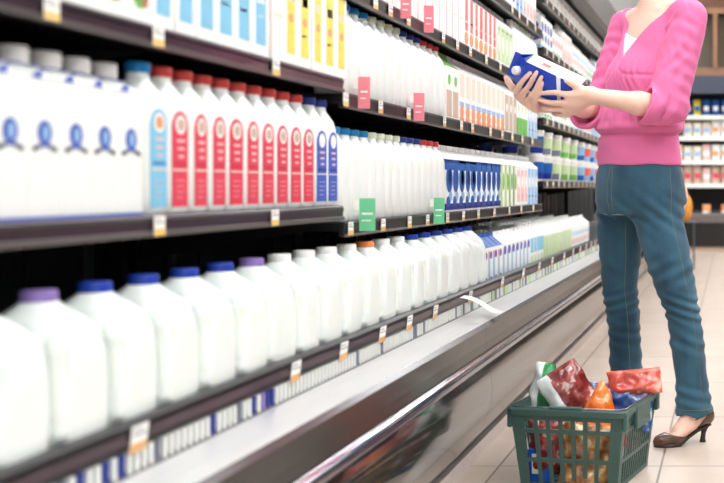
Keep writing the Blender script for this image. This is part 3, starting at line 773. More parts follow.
run(4.085, 1.134, [('greentop', 2), ('orangebase', 9), ('brownish', 3), ('greenbase', 3), ('bluish', 3)], 'second dark shelf', .0955)
run(2.99, 1.415, [('plain', 15)], 'third dark shelf', .092)
run(4.375, 1.415, [('coral', 7), ('mint', 4)], 'third dark shelf', .0865)
for i in range(8): put_bottle(5.37+.0785*i, 1.415, 'cap_cream' if i % 3 else 'cap_white', '%s cream-capped milk bottle at the far end of the third dark shelf' % ORD[i], group='bottles third shelf', sz=.95)
run(4.2, 1.696, [('plain', 8), ('violet', 5), ('bluish', 2), ('pinkish', 4)], 'highest dark shelf', .092)
# --- section C
tm = [('print_pale_green', 'print_grey'), ('print_pale_green', 'print_green'), ('print_light_blue', 'print_blue'), ('print_coral', 'print_light_blue'), ('print_blue', 'print_deep')]
tn = ['white tub with pale green print', 'white tub with green print', 'white tub with blue print', 'white tub with coral print', 'white tub with deep blue print']
TY = [6.16, 6.46, 6.80, 7.16, 7.52, 7.90, 8.22, 8.50, 8.80, 9.15, 9.5, 9.9, 10.3]; TK = [4, 0, 0, 1, 1, 2, 3, 2, 3, 0, 1, 2, 3]
seen = {}
for rw in range(3):
    for lv in range(2):
        for i, y in enumerate(TY):
            k = TK[i] if not (lv == 0 and i < 2) else 4
            key = (rw, lv, k); seen[key] = seen.get(key, 0)+1
            bm_, lm_ = tub_mesh(*tm[k])
            t = thing('yogurt_tub', '%s %s, %s layer, %s row of the far tub shelf' % (ORD[seen[key]-1].capitalize(), tn[k], ('bottom', 'upper')[lv], ('front', 'middle', 'rear')[rw]), 'tub', (-1.045-.135*rw, y+.02*rw, .926+lv*.1340), (0, 0, R.uniform(-.3, .3)), 'tubs stacked in pairs')
            obj('tub_body', bm_, t); obj('lid', lm_, t, (0, 0, .1175))
run(6.13, 1.255, [('smallred', 4), ('smallgreen', 6), ('lowwhite', 5), ('smallgreen', 0), ('violet', 3), ('bigwhite', 0)], 'second far shelf', .094)
run(7.83, 1.255, [('pinkish', 5), ('bluish', 6), ('mint', 5)], 'second far shelf past the violet cartons', .096)
run(6.13, 1.621, [('violet', 4), ('smallred', 4), ('pinkish', 4), ('lowwhite', 8), ('smallgreen', 6), ('bluish', 6)], 'third far shelf', .096)
run(6.17, 1.886, [('bigwhite', 0)], 'highest far shelf', .17)
for i in range(18):
    me = CM['bigwhite']; y = 6.16+i*.17
    o = obj('white_pack', me, None, (-1.07, y, 1.886), (0, 0, 0), ); o.scale = (1, 1, .5); tag(o, '%s large plain white pack from the left on the highest far shelf' % ORD[i].capitalize(), 'pack', 'white packs on the highest far shelf')
# --- far wall case goods
def pouch(w, h, d, m, m2):
    b = MB(); rings = []
    for i in range(9):
        t = i/8; z = h*t; k = math.sin(PI*min(1, max(0, (t*.86+.07))))**.5; ww = w/2*(.94+.06*math.sin(PI*t)); dd = max(.003, d/2*k*(1 if t < .75 else (1-t)/.25*.9+.1))
        rings.append([(ww*math.cos(2*PI*j/14), dd*math.sin(2*PI*j/14), z) for j in range(14)])
    b.loft(rings, M[m]); b.box(-w*.33, w*.33, -d/2-.0015, -d/2+.01, h*.3, h*.6, M[m2]); return b.mesh('pouch', 60)
PM = [pouch(.12, .20, .06, 'card_white', 'print_orange'), pouch(.12, .20, .06, 'print_pink', 'tag_white'), pouch(.12, .22, .06, 'print_tan', 'label_red'), pouch(.12, .18, .06, 'label_pale', 'print_light_blue'),
      pouch(.10, .20, .06, 'print_blue', 'tag_white'), pouch(.10, .2, .06, 'label_yellow', 'print_blue'), pouch(.12, .2, .06, 'print_orange', 'tag_white'), pouch(.12, .13, .07, 'inner_black', 'print_grey')]
pn = ['white and orange', 'pink', 'tan and red', 'cream', 'blue', 'yellow', 'orange', 'black']
rows = [(.4215, [7, 7, 7, 7, 6], 'tank'), (.931, [2, 1, 2, 1], 'lowest'), (1.251, [0, 1, 3, 1], 'second'), (1.581, [0, 3, 3, 7], 'third'), (1.871, [4, 4, 5, 3, 4], 'top')]
for z, ks, sn in rows:
    seen = {}
    for i in range(15):
        k = ks[(i*7+i//3) % len(ks)]; seen[k] = seen.get(k, 0)+1
        o = obj('food_pouch', PM[k], None, (-.86+.13*i, 16.22, z), (0, 0, R.uniform(-.2, .2))); o.scale = (1.02, 1.3, 1.12)
        tag(o, '%s %s pouch from the left in the %s of the far case' % (ORD[seen[k]-1].capitalize(), pn[k], 'tank' if sn == 'tank' else sn+' shelf'), 'pouch', '%s pouches %s far case' % (pn[k], sn))
# orange bag on a little wire stand at the far end
t = thing('wire_stand', 'low dark wire stand in front of the far display case', 'stand', (-.50, 12.6, 0))
b = MB()
for sx in (-1, 1):
    for sy in (-1, 1):
        k = MB(); k.tube([(sx*.1, sy*.1, 0), (sx*.1, sy*.1, .52)], .008, M['inner_grey'], 6); obj('leg', k.mesh('leg'), t)
b.cbox(-.12, .12, -.12, .12, .505, .52, M['inner_grey']); obj('top', b.mesh('top'), t)
b = MB(); rings = []
for i in range(11):
    tt = i/10; r = .085*math.sin(PI*(.12+.82*tt))**.6; rings.append([(r*math.cos(2*PI*j/16)*(1+.06*math.sin(3*j+i)), r*math.sin(2*PI*j/16), .30*tt) for j in range(16)])
b.loft(rings, mat('orange_net', (236, 150, 60), .5, vary=.3, vscale=25, bump=.4, bscale=40))
o = obj('fruit_bag', b.mesh('fruit_bag', True), None, (-.50, 12.6, .521)); tag(o, 'orange bag of fruit standing behind the hip of the woman', 'bag')
# ------------------------------------------------------------------ shopping basket
BA = math.radians(-11.5)
bk = thing('shopping_basket', 'dark green plastic shopping basket of groceries on the floor beside the case', 'shopping basket', (-.4495, 3.6375, 0), (0, 0, BA))
RW, RD, RH, TP = .349, .376, .24, .026
def bwall(bl, br, tl, tr, cols, rows, margin, t=.0035, wire=.011):
    # tapered wall with slots: grid of bars, everything in wall parameters (s along, q up)
    bl, br, tl, tr = map(Vector, (bl, br, tl, tr)); n = (br-bl).cross(tl-bl).normalized()
    P = lambda s, q: (bl.lerp(br, s)).lerp(tl.lerp(tr, s), q)
    b = MB()
    def plate(s0, s1, q0, q1, tt=t):
        c = [P(s0, q0), P(s1, q0), P(s1, q1), P(s0, q1)]
        b.loft([[tuple(p+n*tt/2) for p in c], [tuple(p-n*tt/2) for p in c]], M['basket_green'])
    for q0, q1 in rows: plate(0, 1, q0, q1, t+.0015)
    plate(0, margin, 0, 1); plate(1-margin, 1, 0, 1)
    L = (br-bl).length; w = (1-2*margin)
    for i in range(1, cols):
        s = margin+w*i/cols; hw = wire/L/2; plate(s-hw, s+hw, 0, 1)
    return b
def brect(z):
    k = TP*(1-z/RH); return RW/2-k, RD/2-k
bw, bd = brect(0); tw, td = brect(RH)
rows_f = [(0, .075), (.34, .40), (.665, .72), (.84, .90), (.86, .90)]
rows_f = [(0, .06), (.325, .375), (.69, .745), (.855, .91)]
c0 = {'f': ((-bw, -bd, 0), (bw, -bd, 0), (-tw, -td, RH), (tw, -td, RH)), 'r': ((bw, -bd, 0), (bw, bd, 0), (tw, -td, RH), (tw, td, RH)),
      'b': ((bw, bd, 0), (-bw, bd, 0), (tw, td, RH), (-tw, td, RH)), 'l': ((-bw, bd, 0), (-bw, -bd, 0), (-tw, td, RH), (-tw, -td, RH))}
for k, cols in (('f', 7), ('r', 12), ('b', 7), ('l', 12)):
    obj('side_wall', bwall(*c0[k], cols, rows_f, .10 if cols == 7 else .08, wire=.012 if cols == 7 else .009).mesh('side_wall'), bk)
b = MB(); b.cbox(-bw, bw, -bd, bd, 0, .004, M['basket_green'], .001)
for i in range(7): b.box(-bw+.02, bw-.02, -bd+.02+i*.045, -bd+.03+i*.045, .004, .007, M['basket_green'])
obj('bottom', b.mesh('bottom'), bk)
b = MB()
def rrect(hx, hy, z, r=.02):
    o = []
    for cx, cy, a0 in ((hx-r, hy-r, 0), (-hx+r, hy-r, PI/2), (-hx+r, -hy+r, PI), (hx-r, -hy+r, 1.5*PI)):
        for i in range(6): a = a0+PI/2*i/5; o.append((cx+r*math.cos(a), cy+r*math.sin(a), z))
    return o
ro = [rrect(tw+.008, td+.008, RH-.020), rrect(tw+.010, td+.010, RH-.003), rrect(tw+.007, td+.007, RH+.001), rrect(tw-.004, td-.004, RH+.001), rrect(tw-.005, td-.005, RH-.022), rrect(tw+.008, td+.008, RH-.020)]
b.loft(ro, M['basket_green'], caps=False)
obj('rim', b.mesh('rim', 40), bk)
for sx in (-1, 1):   # hand-grip blocks where the wire handles pivot
    b = MB(); b.cbox(sx*(tw+.006)-.006, sx*(tw+.006)+.006, -.075, .075, RH-.075, RH-.004, M['basket_green'], .003); obj('handle_mount', b.mesh('handle_mount'), bk)
    b = MB(); b.cbox(sx*(tw+.004)-.007, sx*(tw+.004)+.007, td-.03, td+.0, RH-.06, RH-.004, M['basket_green'], .003); obj('corner_block', b.mesh('corner_block'), bk)
    b = MB(); b.cbox(sx*(tw+.004)-.007, sx*(tw+.004)+.007, -td, -td+.03, RH-.06, RH-.004, M['basket_green'], .003); obj('corner_block', b.mesh('corner_block'), bk)
for sy in (-1, 1):
    b = MB(); z = RH+.004; e = .010
    pts = [(-tw-.004, 0, z), (-tw-.004, sy*(td-.02), z), (-tw+.006, sy*(td-.002), z), (-tw+.03, sy*(td+.004), z), (tw-.03, sy*(td+.004), z), (tw-.006, sy*(td-.002), z), (tw+.004, sy*(td-.02), z), (tw+.004, 0, z)]
    b.tube(pts, .0026, M['wire'], 8); h = obj('wire_handle', b.mesh('wire_handle', True), bk)
    b = MB(); b.tube([(-.05, sy*(td+.004), z), (.05, sy*(td+.004), z)], .006, M['basket_green'], 10); obj('grip', b.mesh('grip', True), h)
# groceries
def mix_mat(name, c1, c2, scale, rough=.22, c3=None, pos=(.42, .58)):
    m = mat(name, c1, rough, coat=.6, bump=.35, bscale=22)
    nt = m.node_tree; n = nt.nodes; l = nt.links
    t = n.new('ShaderNodeTexNoise'); t.inputs['Scale'].default_value = scale; t.inputs['Detail'].default_value = 4
    tc = n.new('ShaderNodeTexCoord'); l.new(tc.outputs['Object'], t.inputs['Vector'])
    cr = n.new('ShaderNodeValToRGB'); e = cr.color_ramp.elements
    e[0].position = pos[0]; e[0].color = srgb(*c1); e[1].position = pos[1]; e[1].color = srgb(*c2)
    if c3: q = e.new(pos[1]+.08); q.color = srgb(*c3)
    l.new(t.outputs['Fac'], cr.inputs['Fac']); l.new(cr.outputs['Color'], n['Principled BSDF'].inputs['Base Color'])
    M[name] = m
mix_mat('bag_green', (28, 120, 62), (40, 150, 80), 12)
mix_mat('bag_white', (236, 240, 238), (205, 215, 212), 9)
mix_mat('bag_red', (112, 34, 34), (158, 66, 58), 26, c3=(226, 200, 190), pos=(.45, .6))
mix_mat('bag_orange', (240, 110, 32), (250, 142, 60), 20, c3=(255, 214, 180), pos=(.45, .64))
mix_mat('bag_blue', (26, 58, 120), (44, 96, 160), 14, c3=(200, 220, 235), pos=(.45, .62))
mix_mat('bag_meat', (190, 66, 52), (222, 104, 84), 18, c3=(236, 190, 170), pos=(.42, .62))
mix_mat('snack_brown', (120, 74, 40), (190, 142, 92), 30, c3=(232, 206, 160), pos=(.4, .6))
mix_mat('box_blue', (38, 88, 190), (48, 100, 205), 10)
def pillow(w, h, d, m, seed, taper=0.0, crumple=.012, m2=None, split=.5, point=0.0):
    b = MB(); nx, ny = 22, 26; front, back = [], []
    for j in range(ny+1):
        t = j/ny
        for i in range(nx+1):
            s = i/nx
            ww = w*(1-taper*t)*(1-point*t)
            e = (1-abs(2*s-1)**3.0)*(min(1, t/.16)*min(1, (1-t)/.16))**.7
            x = (s-.5)*ww; y = (t-.5)*h
            nz = noise.noise(Vector((x*22+seed, y*22, seed)))*crumple+noise.noise(Vector((x*60, y*60+seed, seed)))*crumple*.45
            ex = noise.noise(Vector((seed, y*30, x*10)))*.008
            front.append((x+ex, y, max(.0008, d/2*e+nz*e+.0008))); back.append((x+ex, y, -max(.0008, d/2*e-nz*e*.6+.0008)))
    n = nx+1; fs = []
    for j in range(ny):
        for i in range(nx): a = j*n+i; fs.append((a, a+1, a+n+1, a+n))
    if m2:
        fa = [f for f in fs if (f[0] % n)/nx >= split]; fb = [f for f in fs if (f[0] % n)/nx < split]
    else: fa, fb = fs, []
    o = len(front)
    allv = front+back
    b.add(allv, fa+[tuple(i+o for i in f[::-1]) for f in fa], M[m])
    if fb:
        k = b.mi(M[m2]); 
        for f in fb+[tuple(i+o for i in f[::-1]) for f in fb]: b.f.append(f); b.m.append(k)
    k = b.mi(M[m]); rim = [i for i in range(nx)]
    for i in range(nx): b.f.append((i, i+o, i+1+o, i+1)); b.m.append(k); q = ny*n+i; b.f.append((q, q+1, q+1+o, q+o)); b.m.append(k)
    for j in range(ny): a = j*n; b.f.append((a, a+n, a+n+o, a+o)); b.m.append(k); a = j*n+nx; b.f.append((a, a+o, a+n+o, a+n)); b.m.append(k)
    return b.mesh('bag', 60)
def ray(u, v, Y): return Vector(((u-VX)/FPX*Y, Y, H-(v-VY)/FPX*Y))
def place(me, name, c, up, face, label, cat, group=None):
    up = Vector(up).normalized(); f = Vector(face).normalized(); x = up.cross(f).normalized(); f = x.cross(up)
    o = obj(name, me); Rm = Matrix((x, up, f)).transposed().to_4x4(); o.matrix_world = Matrix.Translation(c) @ Rm
    tag(o, label, cat, group); return o
place(pillow(.12, .24, .045, 'bag_green', 1.3, taper=.5, m2='bag_white', split=.45), 'vegetable_bag', ray(542, 401, 3.66), (.12, .05, 1), (-.2, -1, .15), 'green and white plastic bag poking up at the left of the basket', 'food bag')
ob = place(pillow(.14, .23, .05, 'bag_red', 4.1, m2='bag_white', split=.27), 'snack_bag', ray(575, 401, 3.60), (-.55, .10, .82), (.1, -1, .35), 'dark red see-through bag with white end, leaning in the basket', 'food bag')
place(pillow(.20, .19, .05, 'bag_orange', 7.7, point=.92), 'snack_bag', ray(600, 413, 3.545), (.05, .2, 1), (.05, -1, .12), 'pointed orange plastic bag in the front right corner of the basket', 'food bag')
place(pillow(.21, .15, .04, 'bag_blue', 2.2), 'frozen_bag', ray(619, 407, 3.70), (.05, .35, .9), (0, -1, .45), 'blue and white plastic bag lying behind the orange bag', 'food bag')
place(pillow(.17, .085, .035, 'bag_meat', 9.4, crumple=.012), 'meat_pack', ray(635, 382, 3.72), (-.10, .40, .80), (.05, -.9, .45), 'red see-through pack lying on top at the right of the basket', 'food pack')
place(pillow(.16, .20, .05, 'snack_brown', 3.9), 'snack_bag', ray(588, 458, 3.50), (.1, .1, 1), (.0, -1, .05), 'brown snack bag seen through the front slots of the basket', 'food bag')
place(pillow(.12, .17, .05, 'bag_red', 6.9), 'snack_bag', ray(548, 446, 3.55), (0, .1, 1), (0, -1, .05), 'dark red bag seen through the left front slots of the basket', 'food bag')
b = MB(); b.cbox(-.035, .035, -.02, .02, 0, .10, M['box_blue'], .002); b.box(-.022, .006, -.0212, -.02, .025, .085, M['tag_white']); b.box(-.018, .0, -.022, -.0212, .05, .06, M['label_red'])
o = obj('food_box', b.mesh('food_box'), None, (-.575, 3.545, .0075), (0, 0, BA)); tag(o, 'small blue and white box standing inside the left front of the basket', 'food box')

# ------------------------------------------------------------------ the woman
d2r = math.radians
TOR = [(.80, -.331, 4.22, .160, .118, 50), (.88, -.331, 4.22, .180, .130, 50), (.96, -.331, 4.22, .176, .120, 50), (1.04, -.330, 4.215, .166, .110, 52),
       (1.12, -.320, 4.21, .158, .108, 54), (1.20, -.305, 4.205, .160, .112, 57), (1.30, -.288, 4.20, .158, .110, 58), (1.42, -.275, 4.20, .150, .095, 58),
       (1.495, -.268, 4.20, .125, .078, 58), (1.545, -.264, 4.20, .080, .060, 58)]
def rad(K): return [(k[0], k[1], k[2], k[3], k[4], d2r(k[5])) for k in K]
LEGL = [(.84, -.272, 4.155, .090, .098, 50), (.75, -.250, 4.14, .085, .090, 50), (.647, -.222, 4.12, .080, .084, 50), (.542, -.194, 4.10, .068, .073, 52), (.44, -.166, 4.095, .059, .061, 54),
        (.339, -.152, 4.10, .057, .060, 56), (.233, -.140, 4.11, .055, .058, 58), (.09, -.127, 4.116, .062, .068, 60)]
LEGR = [(.84, -.398, 4.30, .088, .095, 50), (.75, -.410, 4.31, .082, .085, 50), (.634, -.408, 4.32, .073, .076, 48), (.524, -.411, 4.33, .064, .068, 46), (.417, -.399, 4.335, .060, .062, 45),
        (.221, -.390, 4.35, .059, .061, 45), (.09, -.385, 4.355, .061, .067, 45)]
Fdir = Vector((-math.sin(d2r(58)), -math.cos(d2r(58)), 0)); Ldir = Vector((-Fdir.y, Fdir.x, 0))
CH = Vector((-.286, 4.20, 1.285))
SHL = Vector((-.142, 4.055, 1.488)); ELL = Vector((-.206, 4.0, 1.165)); WRL = ray(591, 95.5, 3.90)
SHR = Vector((-.392, 4.335, 1.488)); ELR = Vector((-.480, 4.30, 1.185)); WRR = Vector((-.600, 4.075, 1.185))
# the carton she holds : axis T (bottom to top), n1 towards the camera, n2 up
CC = ray(547.5, 80, 3.97); T = Vector((-.905, -.03, .425)).normalized()
w2 = Vector((0, 0, 1)); w2 = (w2-T*w2.dot(T)).normalized(); w1 = T.cross(w2)
if w1.y > 0: w1 = -w1
ta = d2r(24); n2 = (w2*math.cos(ta)+w1*math.sin(ta)); n1 = (w1*math.cos(ta)-w2*math.sin(ta))
def onf(u, v, off):   # the point seen at (u,v) that lies `off` in front of the carton axis
    r = ray(u, v, 1.0)-Vector((0, 0, H)); o = Vector((0, 0, H))
    t = (off+n1.dot(CC)-n1.dot(o))/n1.dot(r); return o+r*t
HW = .0465
def hands(F):
    def chain(pts, rs, k=.002):
        for i in range(len(pts)-1): F.cap(pts[i], pts[i+1], rs[i], rs[i+1], k if i else .006, pad=.02)
    # right hand: palm under the carton, fingers up across the blue face
    kn = [onf(516.5, 90.5, .040), onf(522, 95.5, .041), onf(528.5, 100.5, .041), onf(535, 104, .040)]
    pal = [k+Vector((0, .035, -.012)) for k in kn]
    for i in range(4):
        F.cap(WRR+Vector((-.006*(3-i), 0, .004*(1.5-i))), pal[i], .021, .015, .02); F.cap(pal[i], kn[i], .015, .0108, .008)
    F.ell((sum((Vector(p) for p in pal), Vector())/4+WRR)/2+Vector((-.012, 0, -.004)), (.038, .034, .020), k=.02)
    mid = [onf(523, 80.5, .0585), onf(529.5, 85, .059), onf(535.5, 90, .059), onf(538.5, 94, .0585)]
    tip = [onf(530, 73, .056), onf(536.5, 72.5, .056), onf(541.5, 77, .056), onf(542.5, 83, .056)]
    TIPS = []
    for i in range(4):
        rr = (.0088, .0092, .0088, .0080)[i]; a = mid[i].lerp(tip[i], .52)+n1*.0012
        chain([kn[i], kn[i].lerp(mid[i], .5)+n1*.006, mid[i], a, tip[i]], [.0108, rr+.001, rr, rr-.0005, rr-.0018]); TIPS.append((a.lerp(tip[i], .75), (tip[i]-a).normalized(), rr))
    tb = WRR.lerp(pal[0], .55)+Vector((-.012, .012, .004)); t1 = onf(512.5, 88, -.002); t2 = onf(508.5, 82, -.012); t3 = onf(506, 77.5, -.018)
    chain([WRR, tb, t1, t2, t3], [.018, .015, .0115, .0105, .0085], .008)
    # left hand: palm at the lower end, fingers below, thumb on top
    k2 = [onf(568.5, 95, .062), onf(566, 103, .060), onf(565, 109.5, .052), onf(568, 114, .040)]
    for i in range(4):
        F.cap(WRL+Vector((0, .004*i, .009-.006*i)), k2[i], .020, .0125, .014)
    F.ell(WRL.lerp(k2[1], .55)+Vector((0, .010, 0)), (.036, .018, .028), k=.014)
    m2 = [onf(555.5, 92.5, .0605), onf(552, 103, .060), onf(553.5, 109.5, .053), onf(560.5, 114.5, .040)]
    e2 = [onf(547.5, 92.8, .059), onf(545, 101.5, .058), onf(547.5, 109.5, .050), onf(556, 114.5, .036)]
    p2 = [onf(540.5, 93.6, .056), onf(539, 99.5, .055), onf(543, 108, .046), onf(552.5, 113.5, .032)]
    for i in range(4):
        rr = (.0088, .0092, .0086, .0078)[i]
        chain([k2[i], m2[i], e2[i], p2[i]], [.0115, rr+.0004, rr-.0004, rr-.0018]); TIPS.append((e2[i].lerp(p2[i], .8), (p2[i]-e2[i]).normalized(), rr))
    tb = WRL.lerp(k2[0], .42)+Vector((0, .004, .016)); t1 = onf(576, 86, .054); t2 = onf(571, 83, .0575); t3 = onf(566, 80.5, .056)
    chain([WRL+Vector((.004, 0, .006)), tb, t1, t2, t3], [.018, .016, .0118, .0100, .0080], .008)
    TIPS.append((t2.lerp(t3, .8), (t3-t2).normalized(), .0095))
    return TIPS
# foot frames
def foot_pts(O, d):
    d = Vector((d[0], d[1], 0)).normalized(); s_ = Vector((-d.y, d.x, 0))
    P = lambda a, b, z: Vector(O)+d*a+s_*b+Vector((0, 0, z))
    return P
FL = foot_pts((-.068, 4.135, 0), (-.88, -.475)); FR = foot_pts((-.352, 4.40, 0), (-.60, -.80))
def foot(F, P, side, infl=0, k=.012):
    F.cap(P(.030, 0, .092), P(.050, 0, .140), .027, .027, k, infl=infl)       # heel to ankle
    F.cap(P(.028, 0, .092), P(.090, 0, .075), .027, .026, k, infl=infl)
    F.cap(P(.050, .0, .135), P(.135, .004, .050), .026, .022, k, infl=infl)   # instep
    F.cap(P(.085, -.010, .068), P(.150, -.020, .028), .022, .018, k, infl=infl)
    F.cap(P(.085, .010, .068), P(.148, .018, .028), .022, .018, k, infl=infl)
    F.cap(P(.150, -.018, .028), P(.200, -.010, .020), .019, .013, k, infl=infl)
    F.cap(P(.150, .016, .027), P(.195, .008, .019), .018, .012, k, infl=infl)
def body():
    F = Field((-.80, 3.80, -.01), (.03, 4.56, 1.93), .0036)
    F.loftz(rad(TOR), .02)
    for s in (-1, 1):
        F.ell(CH+Fdir*.070+Ldir*(.062*s), (.062, .062, .062), k=.04)
    F.ell(Vector((-.318, 4.22, .86))-Fdir*.06+Ldir*.06, (.08, .08, .09), k=.04); F.ell(Vector((-.318, 4.22, .86))-Fdir*.06-Ldir*.06, (.08, .08, .09), k=.04)
    F.loftz([(k[0], k[1], k[2], k[3]-.014, k[4]-.014, d2r(k[5])) for k in LEGL], .03)
    F.loftz([(k[0], k[1], k[2], k[3]-.014, k[4]-.014, d2r(k[5])) for k in LEGR], .03)
    # neck and shoulders
    NB = Vector((-.264, 4.202, 1.505)); NT = Vector((-.286, 4.180, 1.65))
    F.cap(NB, NT, .056, .050, .035)
    for sh in (SHL, SHR):
        F.cap(NB+Vector((0, 0, .035)), sh+Vector((0, 0, .008)), .036, .042, .03)
    for sh, el, wr in ((SHL, ELL, WRL), (SHR, ELR, WRR)):
        F.cap(sh, el, .048, .038, .03); F.cap(el, el.lerp(wr, .4), .039, .0375, .02); F.cap(el.lerp(wr, .4), wr, .0375, .0245, .02)
    for s in (-1, 1):   # collar bones
        F.cap(NB+Fdir*.050+Ldir*.018*s+Vector((0, 0, .012)), NB+Fdir*.036+Ldir*.085*s+Vector((0, 0, .016)), .009, .008, .018)
    TIPS = hands(F)
    foot(F, FL, 1); foot(F, FR, -1)
    F.cap(FL(.050, 0, .14), Vector((-.14, 4.11, .30)), .027, .034, .02); F.cap(FR(.050, 0, .14), Vector((-.388, 4.352, .30)), .027, .034, .02)
    # head
    f = Vector((-.82, -.40, -.42)).normalized(); l = Vector((0, 0, 1)).cross(f).normalized(); l = -l if l.x < 0 else l
    u = f.cross(l); u = -u if u.z < 0 else u; hc = Vector((-.325, 4.155, 1.765)); Rm = [tuple(l), tuple(f), tuple(u)]
    P = lambda a, b_, c: hc+l*a+f*b_+u*c
    F.ell(P(0, -.015, .025), (.074, .093, .084), Rm, k=.02)
    F.ell(P(0, .020, -.035), (.060, .066, .074), Rm, k=.03)
    F.ell(P(0, .052, -.088), (.026, .024, .020), Rm, k=.03)
    for s in (-1, 1):
        F.ell(P(.036*s, .048, -.030), (.024, .024, .022), Rm, k=.02)
        F.ell(P(.031*s, .086, .006), (.016, .010, .011), Rm, k=.012, op='sub')
        F.ell(P(.031*s, .073, .006), (.0135, .0135, .0125), Rm, k=.004)
        F.ell(P(.074*s, -.012, -.008), (.008, .018, .030), Rm, k=.006)
        F.cap(P(.020*s, .084, .024), P(.045*s, .070, .026), .006, .004, .012)
        F.ell(P(.009*s, .096, -.036), (.007, .008, .006), Rm, k=.006)
    F.cap(P(0, .084, .010), P(0, .104, -.031), .006, .0095, .010)
    F.ell(P(0, .083, -.058), (.022, .011, .0055), Rm, k=.004); F.ell(P(0, .081, -.068), (.018, .011, .0065), Rm, k=.004)
    F.cap(NT-Vector((0, 0, .03)), P(0, -.02, -.05), .050, .050, .02)
    me = F.build('person', M['skin'], 1)
    return me, TIPS, (P, l, f, u, Rm)
me, TIPS, HD = body()
W0 = Vector((-.318, 4.22, 0))
for v in me.vertices: pass
me.transform(Matrix.Translation(-W0))
person = obj('person', me, None, W0)
tag(person, 'woman in a pink wrap top and blue jeans reading a blue milk carton she holds', 'person')
def pchild(name, me_, world=True):
    if world: me_.transform(Matrix.Translation(-W0))
    return obj(name, me_, person)
# nails
b = MB()
for i, (p, d, r) in enumerate(TIPS):
    if 4 <= i < 8: continue
    q = p+n1*(r-.0018); x = d.cross(n1).normalized(); ring = []
    b.loft([[tuple(q+x*math.cos(a)*.0048+d*math.sin(a)*.006+n1*(o-.0008*(math.cos(a)**2))) for a in [2*PI*j/12 for j in range(12)]] for o in (-.002, .0012)], M['nail'])
pchild('fingernails', b.mesh('fingernails', True))
# eyes, lips and hair
P, l, f, u, Rm = HD
for s in (-1, 1):
    F = Field(P(.031*s, .076, .005)-Vector((.02,)*3), P(.031*s, .076, .005)+Vector((.02,)*3), .0014)
    F.ell(P(.031*s, .0755, .004), (.0122, .0122, .0095), Rm, k=0); pchild('eye', F.build('eye', M['eye_white']))
    F = Field(P(.031*s, .085, .001)-Vector((.012,)*3), P(.031*s, .085, .001)+Vector((.012,)*3), .0012)
    F.ell(P(.031*s, .0855, .001), (.005, .003, .005), Rm, k=0); pchild('iris', F.build('iris', M['eye_brown']))
F = Field(P(0, .09, -.062)-Vector((.035,)*3), P(0, .09, -.062)+Vector((.035,)*3), .0018)
F.ell(P(0, .0845, -.0585), (.021, .0112, .0052), Rm, k=0); F.ell(P(0, .0825, -.0672), (.0175, .0112, .006), Rm, k=.002); pchild('lips', F.build('lips', M['lip'], 1))
F = Field((-.50, 3.98, 1.54), (-.15, 4.34, 1.94), .0036)
F.ell(P(0, -.022, .032), (.084, .102, .090), Rm, k=.02); F.ell(P(0, -.110, -.02), (.045, .042, .042), Rm, k=.02)
for s in (-1, 1): F.ell(P(.070*s, -.01, -.02), (.016, .040, .05), Rm, k=.02)
F.ell(P(0, .085, -.035), (.064, .080, .075), Rm, k=.015, op='sub')
hp = np.array(P(0, 0, 0)); 
F.fn((-.5, 3.98, 1.5), (-.15, 4.34, 1.9), lambda a, X, Y, Z: a+.0022*np.sin(((X-hp[0])*l.x+(Y-hp[1])*l.y)*420+3*np.sin(Z*60)))
pchild('hair', F.build('hair', M['hair'], 1))
# camisole under the wrap neckline
TOPK = [(.966, -.331, 4.22, .186, .131, 50), (1.02, -.333, 4.217, .186, .128, 51), (1.070, -.333, 4.214, .182, .124, 52), (1.083, -.331, 4.213, .180, .122, 52.5), (1.094, -.329, 4.212, .190, .133, 53),
        (1.13, -.325, 4.21, .189, .135, 54), (1.20, -.316, 4.205, .180, .128, 57), (1.30, -.290, 4.20, .172, .122, 58), (1.42, -.276, 4.20, .163, .108, 58), (1.495, -.268, 4.20, .140, .092, 58), (1.545, -.264, 4.20, .098, .076, 58)]
def bust(F, infl):
    for s in (-1, 1): F.ell(CH+Fdir*.070+Ldir*(.060*s), (.062, .062, .062), k=.045, infl=infl)
def lat(X, Y): return (X+.275)*Ldir.x+(Y-4.2)*Ldir.y, (X+.275)*Fdir.x+(Y-4.2)*Fdir.y
F = Field((-.50, 3.98, 1.20), (-.05, 4.42, 1.60), .0036)
F.loftz(rad(TOR), .02, infl=.005); bust(F, .005)
def cam_cut(a, X, Y, Z):
    s, w = lat(X, Y); s = s+0*Z; w = w+0*Z
    return np.maximum.reduce([a, (Z-1.430+.30*s)+0*s, 1.28-Z+0*s, .02-w, np.abs(s)-.09])
F.fn((-.5, 3.98, 1.2), (-.05, 4.42, 1.6), cam_cut)
pchild('camisole', F.build('camisole', M['camisole'], 1))
